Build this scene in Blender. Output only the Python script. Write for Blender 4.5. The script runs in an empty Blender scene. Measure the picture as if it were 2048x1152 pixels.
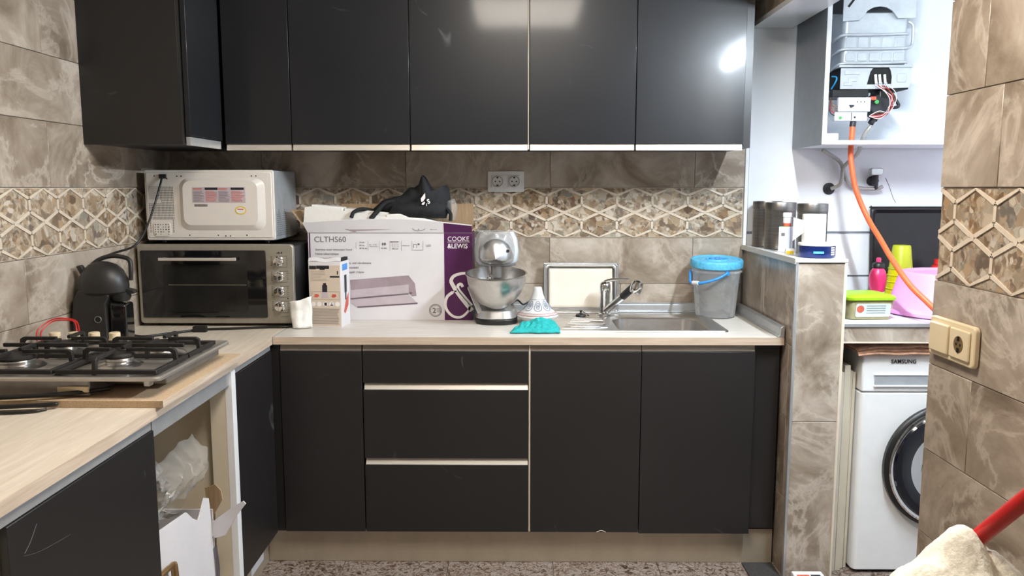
import bpy, bmesh, math, random
from mathutils import Vector, Matrix, noise
SC = bpy.context.scene
COL = SC.collection
PI = math.pi
R = math.radians

# ------------------------------------------------------------------ camera
cd = bpy.data.cameras.new('camera'); cam = bpy.data.objects.new('camera', cd); COL.objects.link(cam)
cd.sensor_width = 36.0; cd.lens = 36.0 * 1600 / 2048
cd.clip_start = 0.02
cam.location = (0, 0, 1.452)
cam.rotation_euler = (PI / 2 - math.atan(201 / 1600), 0, math.atan(13 / 1600))
SC.camera = cam

# ------------------------------------------------------------------ world / exposure
W = bpy.data.worlds.new('world'); SC.world = W; W.use_nodes = True
W.node_tree.nodes['Background'].inputs[0].default_value = (0.75, 0.8, 0.9, 1)
W.node_tree.nodes['Background'].inputs[1].default_value = 0.15
SC.view_settings.view_transform = 'Standard'
SC.view_settings.look = 'None'
SC.view_settings.gamma = 1.0
SC.view_settings.use_curve_mapping = False
SC.view_settings.exposure = 0.0
KITCHEN_LAMP = 37.0      # emission of the ceiling panel in the kitchen
LAUNDRY_LAMP = 720.0      # emission of the tube in the laundry
KITCHEN_COL = (1.0, 0.91, 0.80)
LAUNDRY_COL = (0.80, 0.91, 1.0)

# ------------------------------------------------------------------ node materials
def new_mat(name):
    m = bpy.data.materials.new(name); m.use_nodes = True
    nt = m.node_tree; b = nt.nodes['Principled BSDF']
    return m, nt, b

def ramp(nt, stops):
    r = nt.nodes.new('ShaderNodeValToRGB')
    el = r.color_ramp.elements
    while len(el) < len(stops): el.new(0.5)
    for e, (p, c) in zip(el, stops):
        e.position = p; e.color = (c[0], c[1], c[2], 1)
    return r

def coords(nt, rnd=True, scale=(1, 1, 1)):
    tc = nt.nodes.new('ShaderNodeTexCoord')
    mp = nt.nodes.new('ShaderNodeMapping'); mp.inputs['Scale'].default_value = scale
    nt.links.new(tc.outputs['Object'], mp.inputs['Vector'])
    if rnd:
        oi = nt.nodes.new('ShaderNodeObjectInfo')
        mu = nt.nodes.new('ShaderNodeMath'); mu.operation = 'MULTIPLY'; mu.inputs[1].default_value = 37.0
        cb = nt.nodes.new('ShaderNodeCombineXYZ')
        nt.links.new(oi.outputs['Random'], mu.inputs[0])
        for k in range(3): nt.links.new(mu.outputs[0], cb.inputs[k])
        nt.links.new(cb.outputs[0], mp.inputs['Location'])
    return mp

def noise_tex(nt, mp, scale, detail=4, rough=.55, dist=0):
    n = nt.nodes.new('ShaderNodeTexNoise')
    n.inputs['Scale'].default_value = scale; n.inputs['Detail'].default_value = detail
    n.inputs['Roughness'].default_value = rough; n.inputs['Distortion'].default_value = dist
    nt.links.new(mp.outputs[0], n.inputs['Vector'])
    return n

def bump(nt, b, src, strength=.2, dist=.002):
    bp = nt.nodes.new('ShaderNodeBump'); bp.inputs['Strength'].default_value = strength; bp.inputs['Distance'].default_value = dist
    nt.links.new(src, bp.inputs['Height']); nt.links.new(bp.outputs[0], b.inputs['Normal'])

def mat(name, col, rough=.5, metal=0.0, var=.08, scale=20, bmp=0.0, stretch=(1, 1, 1), coat=0.0, trans=0.0, ior=1.45, emis=None, spec=.5, alpha=1.0):
    """plain material with a little procedural variation"""
    m, nt, b = new_mat(name)
    b.inputs['Roughness'].default_value = rough; b.inputs['Metallic'].default_value = metal
    b.inputs['Specular IOR Level'].default_value = spec
    b.inputs['IOR'].default_value = ior
    if coat: b.inputs['Coat Weight'].default_value = coat; b.inputs['Coat Roughness'].default_value = .08
    if trans: b.inputs['Transmission Weight'].default_value = trans
    if alpha < 1: b.inputs['Alpha'].default_value = alpha
    mp = coords(nt, True, stretch); n = noise_tex(nt, mp, scale, 5, .6)
    lo = tuple(max(0, c * (1 - var)) for c in col); hi = tuple(min(1, c * (1 + var)) for c in col)
    r = ramp(nt, [(.3, lo), (.7, hi)])
    nt.links.new(n.outputs['Fac'], r.inputs['Fac']); nt.links.new(r.outputs[0], b.inputs['Base Color'])
    if bmp: bump(nt, b, n.outputs['Fac'], bmp)
    if emis:
        b.inputs['Emission Color'].default_value = (*emis[0], 1); b.inputs['Emission Strength'].default_value = emis[1]
    return m

def marble_mat(name, stops, rough=.28, scale=3.2):
    m, nt, b = new_mat(name)
    mp = coords(nt, True)
    n1 = noise_tex(nt, mp, scale * 1.2, 10, .64, .7)
    r = ramp(nt, stops); nt.links.new(n1.outputs['Fac'], r.inputs['Fac'])
    n2 = noise_tex(nt, mp, scale * .8, 8, .62, 1.3)          # pale veins
    r2 = ramp(nt, [(.455, (0, 0, 0)), (.50, (1, 1, 1)), (.53, (.15, .15, .15)), (.62, (0, 0, 0))]); nt.links.new(n2.outputs['Fac'], r2.inputs['Fac'])
    n3 = noise_tex(nt, mp, 2.0, 2, .5)
    mul = nt.nodes.new('ShaderNodeMath'); mul.operation = 'MULTIPLY'
    nt.links.new(r2.outputs[0], mul.inputs[0]); nt.links.new(n3.outputs['Fac'], mul.inputs[1])
    mx = nt.nodes.new('ShaderNodeMixRGB'); mx.inputs[2].default_value = (.62, .55, .47, 1)
    nt.links.new(mul.outputs[0], mx.inputs[0]); nt.links.new(r.outputs[0], mx.inputs[1])
    nt.links.new(mx.outputs[0], b.inputs['Base Color'])
    b.inputs['Roughness'].default_value = rough
    bump(nt, b, n1.outputs['Fac'], .06)
    return m

def mosaic_mat(name):
    """food-like brown, cream and grey print in the recessed mosaic pieces"""
    m, nt, b = new_mat(name)
    mp = coords(nt, True)
    n0 = noise_tex(nt, mp, 14, 3, .55)
    mixv = nt.nodes.new('ShaderNodeMixRGB'); mixv.blend_type = 'LINEAR_LIGHT'; mixv.inputs[0].default_value = .035
    nt.links.new(mp.outputs[0], mixv.inputs[1]); nt.links.new(n0.outputs['Color'], mixv.inputs[2])
    v = nt.nodes.new('ShaderNodeTexVoronoi'); v.inputs['Scale'].default_value = 34
    v2 = nt.nodes.new('ShaderNodeTexVoronoi'); v2.inputs['Scale'].default_value = 75
    for q in (v, v2):
        q.feature = 'SMOOTH_F1'; q.inputs['Smoothness'].default_value = .35
        nt.links.new(mixv.outputs[0], q.inputs['Vector'])
    tones = [(.0, (.015, .008, .005)), (.20, (.10, .045, .02)), (.36, (.30, .19, .10)), (.5, (.58, .50, .40)), (.64, (.17, .18, .16)), (.78, (.44, .27, .12)), (.92, (.66, .61, .53))]
    def cells(q, k):
        sp = nt.nodes.new('ShaderNodeSeparateColor'); nt.links.new(q.outputs['Color'], sp.inputs[0])
        r = ramp(nt, tones); nt.links.new(sp.outputs[k], r.inputs['Fac']); return r
    ra, rb = cells(v, 0), cells(v2, 1)
    n1 = noise_tex(nt, mp, 11, 3, .6); rm = ramp(nt, [(.45, (0, 0, 0)), (.58, (1, 1, 1))]); nt.links.new(n1.outputs['Fac'], rm.inputs['Fac'])
    mx = nt.nodes.new('ShaderNodeMixRGB'); nt.links.new(rm.outputs[0], mx.inputs[0]); nt.links.new(ra.outputs[0], mx.inputs[1]); nt.links.new(rb.outputs[0], mx.inputs[2])
    oi = nt.nodes.new('ShaderNodeObjectInfo'); rt = ramp(nt, [(0, (.12, .075, .045)), (.3, (.52, .44, .34)), (.6, (.30, .20, .11)), (1, (.40, .38, .33))]); nt.links.new(oi.outputs['Random'], rt.inputs['Fac'])
    m2 = nt.nodes.new('ShaderNodeMixRGB'); m2.inputs[0].default_value = .34; nt.links.new(mx.outputs[0], m2.inputs[1]); nt.links.new(rt.outputs[0], m2.inputs[2])
    nt.links.new(m2.outputs[0], b.inputs['Base Color'])
    b.inputs['Roughness'].default_value = .3
    return m

def terrazzo_mat(name):
    m, nt, b = new_mat(name)
    mp = coords(nt, True)
    n = noise_tex(nt, mp, 45, 6, .7, 1.5)
    r = ramp(nt, [(.36, (.015, .012, .011)), (.44, (.11, .07, .05)), (.5, (.21, .15, .115)), (.56, (.36, .32, .29)), (.64, (.08, .055, .045))])
    nt.links.new(n.outputs['Fac'], r.inputs['Fac']); nt.links.new(r.outputs[0], b.inputs['Base Color'])
    b.inputs['Roughness'].default_value = .35
    return m

def wood_mat(name, c0, c1, stretch=(1, 9, 9), scale=4, rough=.38, bmp=.03):
    m, nt, b = new_mat(name)
    mp = coords(nt, True, stretch)
    n = noise_tex(nt, mp, scale, 8, .65, .4)
    r = ramp(nt, [(.3, c0), (.5, tuple((a + d) / 2 for a, d in zip(c0, c1))), (.68, c1)])
    nt.links.new(n.outputs['Fac'], r.inputs['Fac']); nt.links.new(r.outputs[0], b.inputs['Base Color'])
    b.inputs['Roughness'].default_value = rough
    bump(nt, b, n.outputs['Fac'], bmp)
    return m

def cabinet_mat(name, col, rough, coat=0):
    """dark laminate with a few fine pale scratches"""
    m, nt, b = new_mat(name)
    mp = coords(nt, True)
    w = nt.nodes.new('ShaderNodeTexNoise'); w.inputs['Scale'].default_value = 1.7; w.inputs['Detail'].default_value = 1.5; w.inputs['Distortion'].default_value = .6
    nt.links.new(mp.outputs[0], w.inputs['Vector'])
    r = ramp(nt, [(.4993, (0, 0, 0)), (.5, (1, 1, 1)), (.5007, (0, 0, 0))]); nt.links.new(w.outputs['Fac'], r.inputs['Fac'])
    n2 = noise_tex(nt, mp, 6, 3); r2 = ramp(nt, [(.60, (0, 0, 0)), (.72, (.35, .35, .35))]); nt.links.new(n2.outputs['Fac'], r2.inputs['Fac'])
    mu = nt.nodes.new('ShaderNodeMath'); mu.operation = 'MULTIPLY'; nt.links.new(r.outputs[0], mu.inputs[0]); nt.links.new(r2.outputs[0], mu.inputs[1])
    mx = nt.nodes.new('ShaderNodeMixRGB'); mx.inputs[1].default_value = (*col, 1); mx.inputs[2].default_value = (.22, .22, .22, 1)
    nt.links.new(mu.outputs[0], mx.inputs[0]); nt.links.new(mx.outputs[0], b.inputs['Base Color'])
    n3 = noise_tex(nt, mp, 2.5, 4); mr = nt.nodes.new('ShaderNodeMapRange'); mr.inputs[3].default_value = rough * .8; mr.inputs[4].default_value = rough * 1.25
    nt.links.new(n3.outputs['Fac'], mr.inputs[0]); nt.links.new(mr.outputs[0], b.inputs['Roughness'])
    if coat: b.inputs['Coat Weight'].default_value = coat; b.inputs['Coat Roughness'].default_value = .10; b.inputs['Specular IOR Level'].default_value = .28
    return m

def film_mat(name, tint=(.9, .9, .9), a=.35, rough=.12, glow=0):
    m = bpy.data.materials.new(name); m.use_nodes = True; nt = m.node_tree
    for n in list(nt.nodes): nt.nodes.remove(n)
    out = nt.nodes.new('ShaderNodeOutputMaterial'); t = nt.nodes.new('ShaderNodeBsdfTransparent'); g = nt.nodes.new('ShaderNodeBsdfPrincipled')
    g.inputs['Base Color'].default_value = (*tint, 1); g.inputs['Roughness'].default_value = rough
    mp = coords(nt, False); n = noise_tex(nt, mp, 14, 4)
    mr = nt.nodes.new('ShaderNodeMapRange'); mr.inputs[3].default_value = a * .6; mr.inputs[4].default_value = a * 1.4
    nt.links.new(n.outputs['Fac'], mr.inputs[0])
    fr = nt.nodes.new('ShaderNodeLayerWeight'); fr.inputs[0].default_value = .18
    ad = nt.nodes.new('ShaderNodeMath'); ad.operation = 'ADD'; ad.use_clamp = True
    nt.links.new(mr.outputs[0], ad.inputs[0]); nt.links.new(fr.outputs['Fresnel'], ad.inputs[1])
    mx = nt.nodes.new('ShaderNodeMixShader'); nt.links.new(ad.outputs[0], mx.inputs[0])
    sh = g
    if glow:
        tl = nt.nodes.new('ShaderNodeBsdfTranslucent'); tl.inputs[0].default_value = (*tint, 1)
        sh = nt.nodes.new('ShaderNodeMixShader'); sh.inputs[0].default_value = glow
        nt.links.new(g.outputs[0], sh.inputs[1]); nt.links.new(tl.outputs[0], sh.inputs[2])
    nt.links.new(t.outputs[0], mx.inputs[1]); nt.links.new(sh.outputs[0], mx.inputs[2]); nt.links.new(mx.outputs[0], out.inputs[0])
    return m

M = {}
M['marble'] = marble_mat('marble_tile', [(.34, (.17, .128, .092)), (.46, (.295, .237, .182)), (.56, (.41, .345, .28)), (.68, (.54, .48, .41))])
M['mosaic'] = mosaic_mat('mosaic_print')
M['lattice'] = mat('cream_lattice', (.66, .57, .46), .35, var=.1, scale=30)
M['grout'] = mat('grout', (.30, .25, .20), .9)
M['terrazzo'] = terrazzo_mat('floor_terrazzo')
M['plaster'] = mat('white_plaster', (.78, .76, .72), .9, var=.03, scale=6, bmp=.03)
M['whitetile'] = mat('white_glazed_tile', (.80, .82, .85), .22, var=.03, scale=4)
M['greyline'] = mat('grey_tile_joint', (.30, .32, .36), .6)
M['cab'] = cabinet_mat('anthracite_laminate', (.015, .0135, .0135), .38)
M['cabup'] = cabinet_mat('anthracite_laminate_gloss', (.013, .014, .0165), .34, .28)
M['cabside'] = mat('anthracite_side', (.03, .03, .032), .35, var=.1)
M['carcass'] = mat('cream_carcass', (.70, .62, .48), .45, var=.04, scale=8)
M['edge'] = mat('pale_edge_band', (.72, .64, .52), .5, var=.03)
M['alu'] = mat('brushed_aluminium', (.66, .61, .54), .38, .45, var=.06, scale=40, stretch=(1, 20, 20))
M['alup'] = mat('aluminium_rail', (.40, .36, .31), .42, .4, var=.06, scale=40, stretch=(1, 20, 20))
M['kick'] = mat('steel_plinth', (.50, .43, .33), .30, .45, var=.08, scale=6, stretch=(2, 1, 1), bmp=.03)
M['grey_alu'] = mat('grey_aluminium', (.46, .47, .48), .35, .5, var=.06, scale=30)
M['steel'] = mat('stainless_steel', (.60, .58, .56), .30, 1.0, var=.08, scale=30, stretch=(1, 12, 1))
M['chrome'] = mat('chrome', (.80, .80, .80), .06, 1.0, var=.03)
M['silver'] = mat('silver_paint', (.56, .56, .56), .28, .85, var=.05)
M['satin'] = mat('satin_champagne', (.40, .37, .31), .42, .6, var=.05, scale=40)
M['worktop'] = wood_mat('pale_worktop', (.53, .485, .43), (.69, .655, .61), stretch=(1.2, 14, 14))
M['worktop_l'] = wood_mat('pale_worktop_left', (.58, .50, .40), (.74, .66, .55), stretch=(14, 1.2, 14))
M['wedge'] = wood_mat('worktop_edge', (.46, .35, .26), (.64, .52, .41), stretch=(1.5, 14, 30))
M['wedge_l'] = wood_mat('worktop_edge_left', (.46, .36, .27), (.66, .54, .43), stretch=(14, 1.5, 30))
M['chip'] = wood_mat('particle_board', (.40, .28, .17), (.60, .45, .30), stretch=(30, 30, 30), scale=8, rough=.85, bmp=.3)
M['white'] = mat('white_plastic', (.80, .79, .77), .35, var=.02)
M['whitepaint'] = mat('white_enamel', (.74, .70, .65), .32, var=.02, coat=.2)
M['whitegloss'] = mat('white_gloss', (.84, .85, .86), .2, var=.02)
M['melamine'] = mat('white_melamine', (.80, .83, .88), .4, var=.02)
M['cream'] = mat('cream_plastic', (.72, .60, .40), .35, var=.03)
M['black'] = mat('black_plastic', (.012, .012, .012), .38, var=.15)
M['blackgloss'] = mat('black_glass', (.006, .006, .007), .05, var=.1, coat=.6)
M['blackfab'] = mat('black_fabric', (.010, .011, .013), .8, var=.4, scale=70, bmp=.3)
M['iron'] = mat('cast_iron', (.014, .012, .011), .6, var=.25, scale=60, bmp=.2)
M['charcoal'] = mat('charcoal_plastic', (.022, .020, .019), .42, var=.15)
M['dark'] = mat('dark_cavity', (.008, .008, .008), .8)
M['card'] = wood_mat('brown_cardboard', (.32, .21, .12), (.47, .33, .2), stretch=(60, 3, 3), scale=3, rough=.85, bmp=.15)
M['cardwhite'] = mat('white_carton', (.70, .68, .70), .5, var=.03, scale=10)
M['cardinner'] = mat('white_foam', (.82, .80, .76), .8, var=.03, scale=60, bmp=.1)
M['purple'] = mat('purple_print', (.075, .012, .075), .42, var=.06)
M['ink'] = mat('grey_ink', (.16, .14, .15), .6)
M['inkdark'] = mat('dark_ink', (.02, .02, .025), .6)
M['inkwhite'] = mat('white_ink', (.80, .78, .78), .5)
M['mauve'] = mat('mauve_print', (.34, .27, .30), .45, var=.15, scale=12)
M['mauve_l'] = mat('pale_mauve_print', (.52, .45, .49), .45, var=.1, scale=12)
M['mauve_d'] = mat('dark_mauve_print', (.16, .12, .14), .45, var=.1)
M['red'] = mat('red_plastic', (.55, .02, .02), .3, var=.06)
M['redprint'] = mat('red_print', (.55, .10, .06), .5, var=.2, scale=60)
M['blue'] = mat('blue_plastic', (.03, .25, .68), .35, var=.06)
M['skyblue'] = mat('sky_blue_lid', (.10, .46, .72), .5, var=.25, scale=90, bmp=.3)
M['navy'] = mat('navy_tin', (.008, .02, .12), .2, .2, var=.1)
M['teal'] = mat('teal_microfibre', (.02, .36, .36), .95, var=.2, scale=120, bmp=.5)
M['pink'] = mat('pink_plastic', (.80, .35, .75), .4, var=.04)
M['hotpink'] = mat('hot_pink_plastic', (.75, .04, .16), .3, var=.05)
M['yellow'] = mat('yellow_plastic', (.62, .58, .0), .4, var=.05)
M['lime'] = mat('lime_plastic', (.30, .52, .01), .35, var=.05)
M['orange'] = mat('orange_hose', (.78, .13, .04), .45, var=.06)
M['towel'] = mat('cream_towel', (.86, .81, .69), .98, var=.12, scale=160, bmp=.9)
M['terracotta'] = mat('striped_cloth', (.66, .40, .28), .9, var=.35, scale=40, bmp=.3)
M['green'] = mat('green_print', (.06, .35, .08), .5)
M['bluegrey'] = mat('grey_flex_hose', (.42, .40, .37), .45, .5, var=.2, scale=200, bmp=.4)
M['bluewire'] = mat('blue_wire', (.02, .30, .62), .4)
M['copper'] = mat('copper_brown', (.28, .13, .08), .4, .6, var=.2)
M['galv'] = mat('galvanised_sheet', (.50, .53, .56), .42, .45, var=.12, scale=12, bmp=.1)
M['darkmetal'] = mat('dark_metal', (.05, .05, .055), .4, .7, var=.2)
M['canister'] = mat('brushed_canister', (.20, .19, .18), .34, .9, var=.25, scale=8, stretch=(1, 1, 30))
M['paper'] = mat('tissue_paper', (.86, .85, .82), .95, var=.03, scale=60, bmp=.4)
M['film'] = film_mat('clear_film', (.9, .9, .88), .13, .08)
M['clear'] = film_mat('clear_plastic', (.92, .93, .94), .24, .18, .5)
M['clear2'] = film_mat('splash_guard', (.8, .82, .84), .16, .1)
M['parch'] = mat('baking_paper', (.80, .73, .63), .7, var=.08, scale=5)
M['ceramic'] = mat('white_ceramic', (.62, .62, .62), .18, var=.02)
M['cerred'] = mat('brick_red_glaze', (.36, .10, .08), .3)
M['cerblue'] = mat('slate_blue_glaze', (.16, .20, .27), .3)
M['label'] = mat('pale_label', (.55, .64, .62), .5, var=.1, scale=30)
M['gold'] = mat('gold_print', (.55, .42, .12), .4, .3, var=.15)
M['yolk'] = mat('yellow_print', (.75, .52, .02), .5)
M['brass'] = mat('aged_brass', (.35, .22, .10), .35, .8, var=.2)
M['mesh_mat'] = mat('dark_floor_mat', (.035, .033, .032), .8, var=.3, scale=80, bmp=.3)
M['boxwhite'] = mat('box_white', (.56, .57, .58), .45, var=.03)
M['darkglass'] = mat('washer_glass', (.004, .005, .010), .06, var=.2, scale=6, coat=.7)
M['slate'] = mat('slate_laminate', (.25, .275, .305), .4, var=.06)

# ------------------------------------------------------------------ mesh builder
class MB:
    def __init__(s): s.v = []; s.f = []; s.m = []
    def add(s, vs, fs, mi=0, T=None):
        o = len(s.v)
        s.v += [tuple(T @ Vector(p)) if T is not None else tuple(p) for p in vs]
        s.f += [tuple(i + o for i in f) for f in fs]; s.m += [mi] * len(fs); return s
    def box(s, x0, x1, y0, y1, z0, z1, mi=0, T=None):
        vs = [(x0, y0, z0), (x1, y0, z0), (x1, y1, z0), (x0, y1, z0), (x0, y0, z1), (x1, y0, z1), (x1, y1, z1), (x0, y1, z1)]
        return s.add(vs, [(0, 3, 2, 1), (4, 5, 6, 7), (0, 1, 5, 4), (1, 2, 6, 5), (2, 3, 7, 6), (3, 0, 4, 7)], mi, T)
    def lathe(s, prof, n=32, c=(0, 0, 0), mi=0, T=None, a0=0, a1=2 * PI, sx=1, sy=1):
        full = abs(a1 - a0 - 2 * PI) < 1e-6; k = n if full else n + 1
        vs = []; fs = []
        for r, z in prof:
            for i in range(k):
                a = a0 + (a1 - a0) * i / n
                vs.append((c[0] + r * sx * math.cos(a), c[1] + r * sy * math.sin(a), c[2] + z))
        for j in range(len(prof) - 1):
            for i in range(n):
                i2 = (i + 1) % k
                fs.append((j * k + i, j * k + i2, (j + 1) * k + i2, (j + 1) * k + i))
        if full:
            if prof[0][0] > 1e-6: fs.append(tuple(range(k))[::-1])
            if prof[-1][0] > 1e-6: fs.append(tuple((len(prof) - 1) * k + i for i in range(k)))
        return s.add(vs, fs, mi, T)
    def cyl(s, p0, p1, r0, r1=None, n=20, mi=0):
        r1 = r0 if r1 is None else r1
        p0 = Vector(p0); p1 = Vector(p1); d = p1 - p0
        q = Vector((0, 0, 1)).rotation_difference(d.normalized()).to_matrix().to_4x4()
        T = Matrix.Translation(p0) @ q
        return s.lathe([(r0, 0), (r1, d.length)], n, mi=mi, T=T)
    def tube(s, pts, r, n=8, mi=0, sub=6, closed=False):
        P = spline(pts, sub, closed) if sub > 1 else [Vector(p) for p in pts]
        rr = r if callable(r) else (lambda t: r)
        vs = []; fs = []; up = None; L = len(P)
        for i, p in enumerate(P):
            t = ((P[(i + 1) % L] if closed else P[min(i + 1, L - 1)]) - (P[i - 1] if closed else P[max(i - 1, 0)])).normalized()
            if up is None: up = t.orthogonal().normalized()
            up = (up - t * up.dot(t)); up = up.normalized() if up.length > 1e-6 else t.orthogonal().normalized()
            b = t.cross(up); q = rr(i / max(1, L - 1))
            for k in range(n):
                a = 2 * PI * k / n; vs.append(p + (up * math.cos(a) + b * math.sin(a)) * q)
        for i in range(L if closed else L - 1):
            for k in range(n):
                a = i * n; b2 = ((i + 1) % L) * n
                fs.append((a + k, a + (k + 1) % n, b2 + (k + 1) % n, b2 + k))
        if not closed: fs += [tuple(range(n))[::-1], tuple((L - 1) * n + k for k in range(n))]
        return s.add(vs, fs, mi)
    def prism(s, poly, d0, d1, axis='y', mi=0, T=None):
        """poly in (a,b); extruded along axis. axis y: (x,z); x: (y,z); z: (x,y)"""
        n = len(poly)
        mk = {'y': lambda a, b, d: (a, d, b), 'x': lambda a, b, d: (d, a, b), 'z': lambda a, b, d: (a, b, d)}[axis]
        vs = [mk(a, b, d0) for a, b in poly] + [mk(a, b, d1) for a, b in poly]
        fs = [tuple(range(n)), tuple(range(2 * n - 1, n - 1, -1))] + [(i, i + n, (i + 1) % n + n, (i + 1) % n) for i in range(n)]
        return s.add(vs, fs, mi, T)
    def grid(s, nu, nv, fn, mi=0, wrap=False):
        vs = [fn(i / nu, j / nv) for j in range(nv + 1) for i in range(nu + 1)]
        w = nu + 1
        return s.add(vs, [(j * w + i, j * w + i + 1, (j + 1) * w + i + 1, (j + 1) * w + i) for j in range(nv) for i in range(nu)], mi)
    def inflate(s, poly, depth, levels=5, y=0, jit=0, seed=0, mi=0, pw=.5):
        """closed cushion from an (x,z) outline, rounded front and back along y"""
        n = len(poly); cx = sum(p[0] for p in poly) / n; cz = sum(p[1] for p in poly) / n
        for sg in (-1, 1):
            vs = []; fs = []
            for l in range(levels + 1):
                t = l / levels; k = 1 - t
                d = depth * (1 - k * k) ** pw
                for (a, b) in poly:
                    x = cx + (a - cx) * k; z = cz + (b - cz) * k
                    j = jit * noise.noise(Vector((x * 28 + seed, z * 28, sg * 3.0 + seed))) * min(1, t * 3)
                    vs.append((x, y + sg * d + j, z))
            for l in range(levels):
                for i in range(n):
                    q = (l * n + i, l * n + (i + 1) % n, (l + 1) * n + (i + 1) % n, (l + 1) * n + i)
                    fs.append(q if sg < 0 else q[::-1])
            s.add(vs, fs, mi)
        return s
    def build(s, name, mats, parent=None, off=None, smooth=None, bevel=0, loc=None, rot=None, seg=2, solid=0, sub=0, kind=None, label=None):
        me = bpy.data.meshes.new(name)
        o3 = Vector(off) if off is not None else Vector((0, 0, 0))
        me.from_pydata([Vector(v) - o3 for v in s.v], [], s.f)
        if not isinstance(mats, (list, tuple)): mats = [mats]
        for k in mats: me.materials.append(M[k] if isinstance(k, str) else k)
        for p, i in zip(me.polygons, s.m): p.material_index = i
        bm = bmesh.new(); bm.from_mesh(me); bmesh.ops.recalc_face_normals(bm, faces=bm.faces); bm.to_mesh(me); bm.free()
        if smooth:
            me.polygons.foreach_set('use_smooth', [True] * len(me.polygons)); me.set_sharp_from_angle(angle=R(smooth))
        ob = bpy.data.objects.new(name, me); COL.objects.link(ob)
        if parent is not None: ob.parent = parent
        if loc is not None: ob.location = loc
        if rot is not None: ob.rotation_euler = rot
        if solid:
            md = ob.modifiers.new('solid', 'SOLIDIFY'); md.thickness = solid; md.offset = 0
        if bevel:
            md = ob.modifiers.new('bevel', 'BEVEL'); md.width = bevel; md.segments = seg; md.limit_method = 'ANGLE'; md.angle_limit = R(40)
            md.harden_normals = False
            me.polygons.foreach_set('use_smooth', [True] * len(me.polygons)); me.set_sharp_from_angle(angle=R(smooth or 35))
        if sub:
            md = ob.modifiers.new('sub', 'SUBSURF'); md.levels = sub; md.render_levels = sub
        if kind: ob['kind'] = kind
        if label: ob['label'] = label
        return ob

def spline(pts, sub=6, closed=False):
    P = [Vector(p) for p in pts]; n = len(P); out = []
    rng = n if closed else n - 1
    for i in range(rng):
        p0 = P[i - 1] if (closed or i > 0) else P[0]; p1 = P[i]; p2 = P[(i + 1) % n]; p3 = P[(i + 2) % n] if (closed or i + 2 < n) else P[n - 1]
        for k in range(sub):
            t = k / sub
            out.append(.5 * ((2 * p1) + (p2 - p0) * t + (2 * p0 - 5 * p1 + 4 * p2 - p3) * t * t + (3 * p1 - p0 - 3 * p2 + p3) * t ** 3))
    if not closed: out.append(P[-1])
    return out

def rrect(x0, x1, z0, z1, r, n=6):
    out = []
    for cx, cz, a in ((x1 - r, z1 - r, 0), (x0 + r, z1 - r, 90), (x0 + r, z0 + r, 180), (x1 - r, z0 + r, 270)):
        for k in range(n + 1):
            t = R(a + 90 * k / n); out.append((cx + r * math.cos(t), cz + r * math.sin(t)))
    return out

def thing(name, label, cat, loc=(0, 0, 0), rz=0, group=None):
    o = bpy.data.objects.new(name, None); COL.objects.link(o)
    o.location = loc; o.rotation_euler = (0, 0, rz); o.empty_display_size = .05
    o['label'] = label; o['category'] = cat
    if group: o['group'] = group
    return o
def tag(o, label, cat, group=None):
    o['label'] = label; o['category'] = cat
    if group: o['group'] = group
    return o
def struct(o): o['kind'] = 'structure'; return o

def text(s, size, m, parent, loc, rot=(PI / 2, 0, 0), name='lettering', ext=.0003, align='LEFT', spacing=1.0, line=1.0, sx=1.0, bold=0.0):
    cu = bpy.data.curves.new('t', 'FONT'); cu.body = s; cu.size = size; cu.extrude = ext; cu.align_x = align
    cu.space_character = spacing; cu.space_line = line; cu.offset = bold; cu.resolution_u = 3
    t = bpy.data.objects.new('t', cu); COL.objects.link(t)
    dg = bpy.context.evaluated_depsgraph_get(); me = bpy.data.meshes.new_from_object(t.evaluated_get(dg))
    bpy.data.objects.remove(t); bpy.data.curves.remove(cu)
    me.materials.clear(); me.materials.append(M[m]); me.name = name
    ob = bpy.data.objects.new(name, me); COL.objects.link(ob); ob.parent = parent; ob.location = loc; ob.rotation_euler = rot; ob.scale = (sx, 1, 1)
    return ob
def copy_tree(o, parent=None):
    c = o.copy(); COL.objects.link(c); c.parent = parent
    for ch in list(o.children): copy_tree(ch, c)
    return c

# ================================================================== STRUCTURE
BW = 3.54     # back wall face
LW = -1.53    # left wall face
PX0, PX1 = .99, 1.165   # dividing wall between kitchen and laundry
CEIL = 2.5
floor = struct(MB().box(-1.75, 2.45, -1.3, 3.75, -.12, -.008).build('floor', 'grout'))
struct(MB().box(-1.75, 2.45, -1.3, 3.75, CEIL, CEIL + .1).build('ceiling', 'plaster'))
wall_back = struct(MB().box(-1.75, PX0, BW + .008, 3.75, 0, CEIL).build('wall_back', 'grout'))
wall_left = struct(MB().box(-1.75, LW - .008, -1.3, BW + .008, 0, CEIL).build('wall_left', 'grout'))
struct(MB().box(LW - .008, 2.45, -1.4, -1.3, 0, CEIL).build('wall_behind_camera', 'plaster'))
wall_right = struct(MB().box(PX0 + .018, PX1, -1.3, 1.92, 0, CEIL).build('wall_right', 'grout'))
wall_half = struct(MB().box(PX0 + .008, PX1 - .002, 2.848, BW, 0, 1.185).build('wall_partition', 'grout'))
wall_lintel = struct(MB().box(PX0 + .008, PX1, 1.92, BW, 2.135, CEIL).build('wall_lintel', 'plaster'))
wall_laundry = struct(MB().box(PX0, 2.45, BW + .006, 3.75, 0, CEIL).build('wall_laundry_back', 'greyline'))
struct(MB().box(2.2, 2.45, -1.3, BW, 0, CEIL).build('wall_laundry_side', 'whitetile'))

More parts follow.
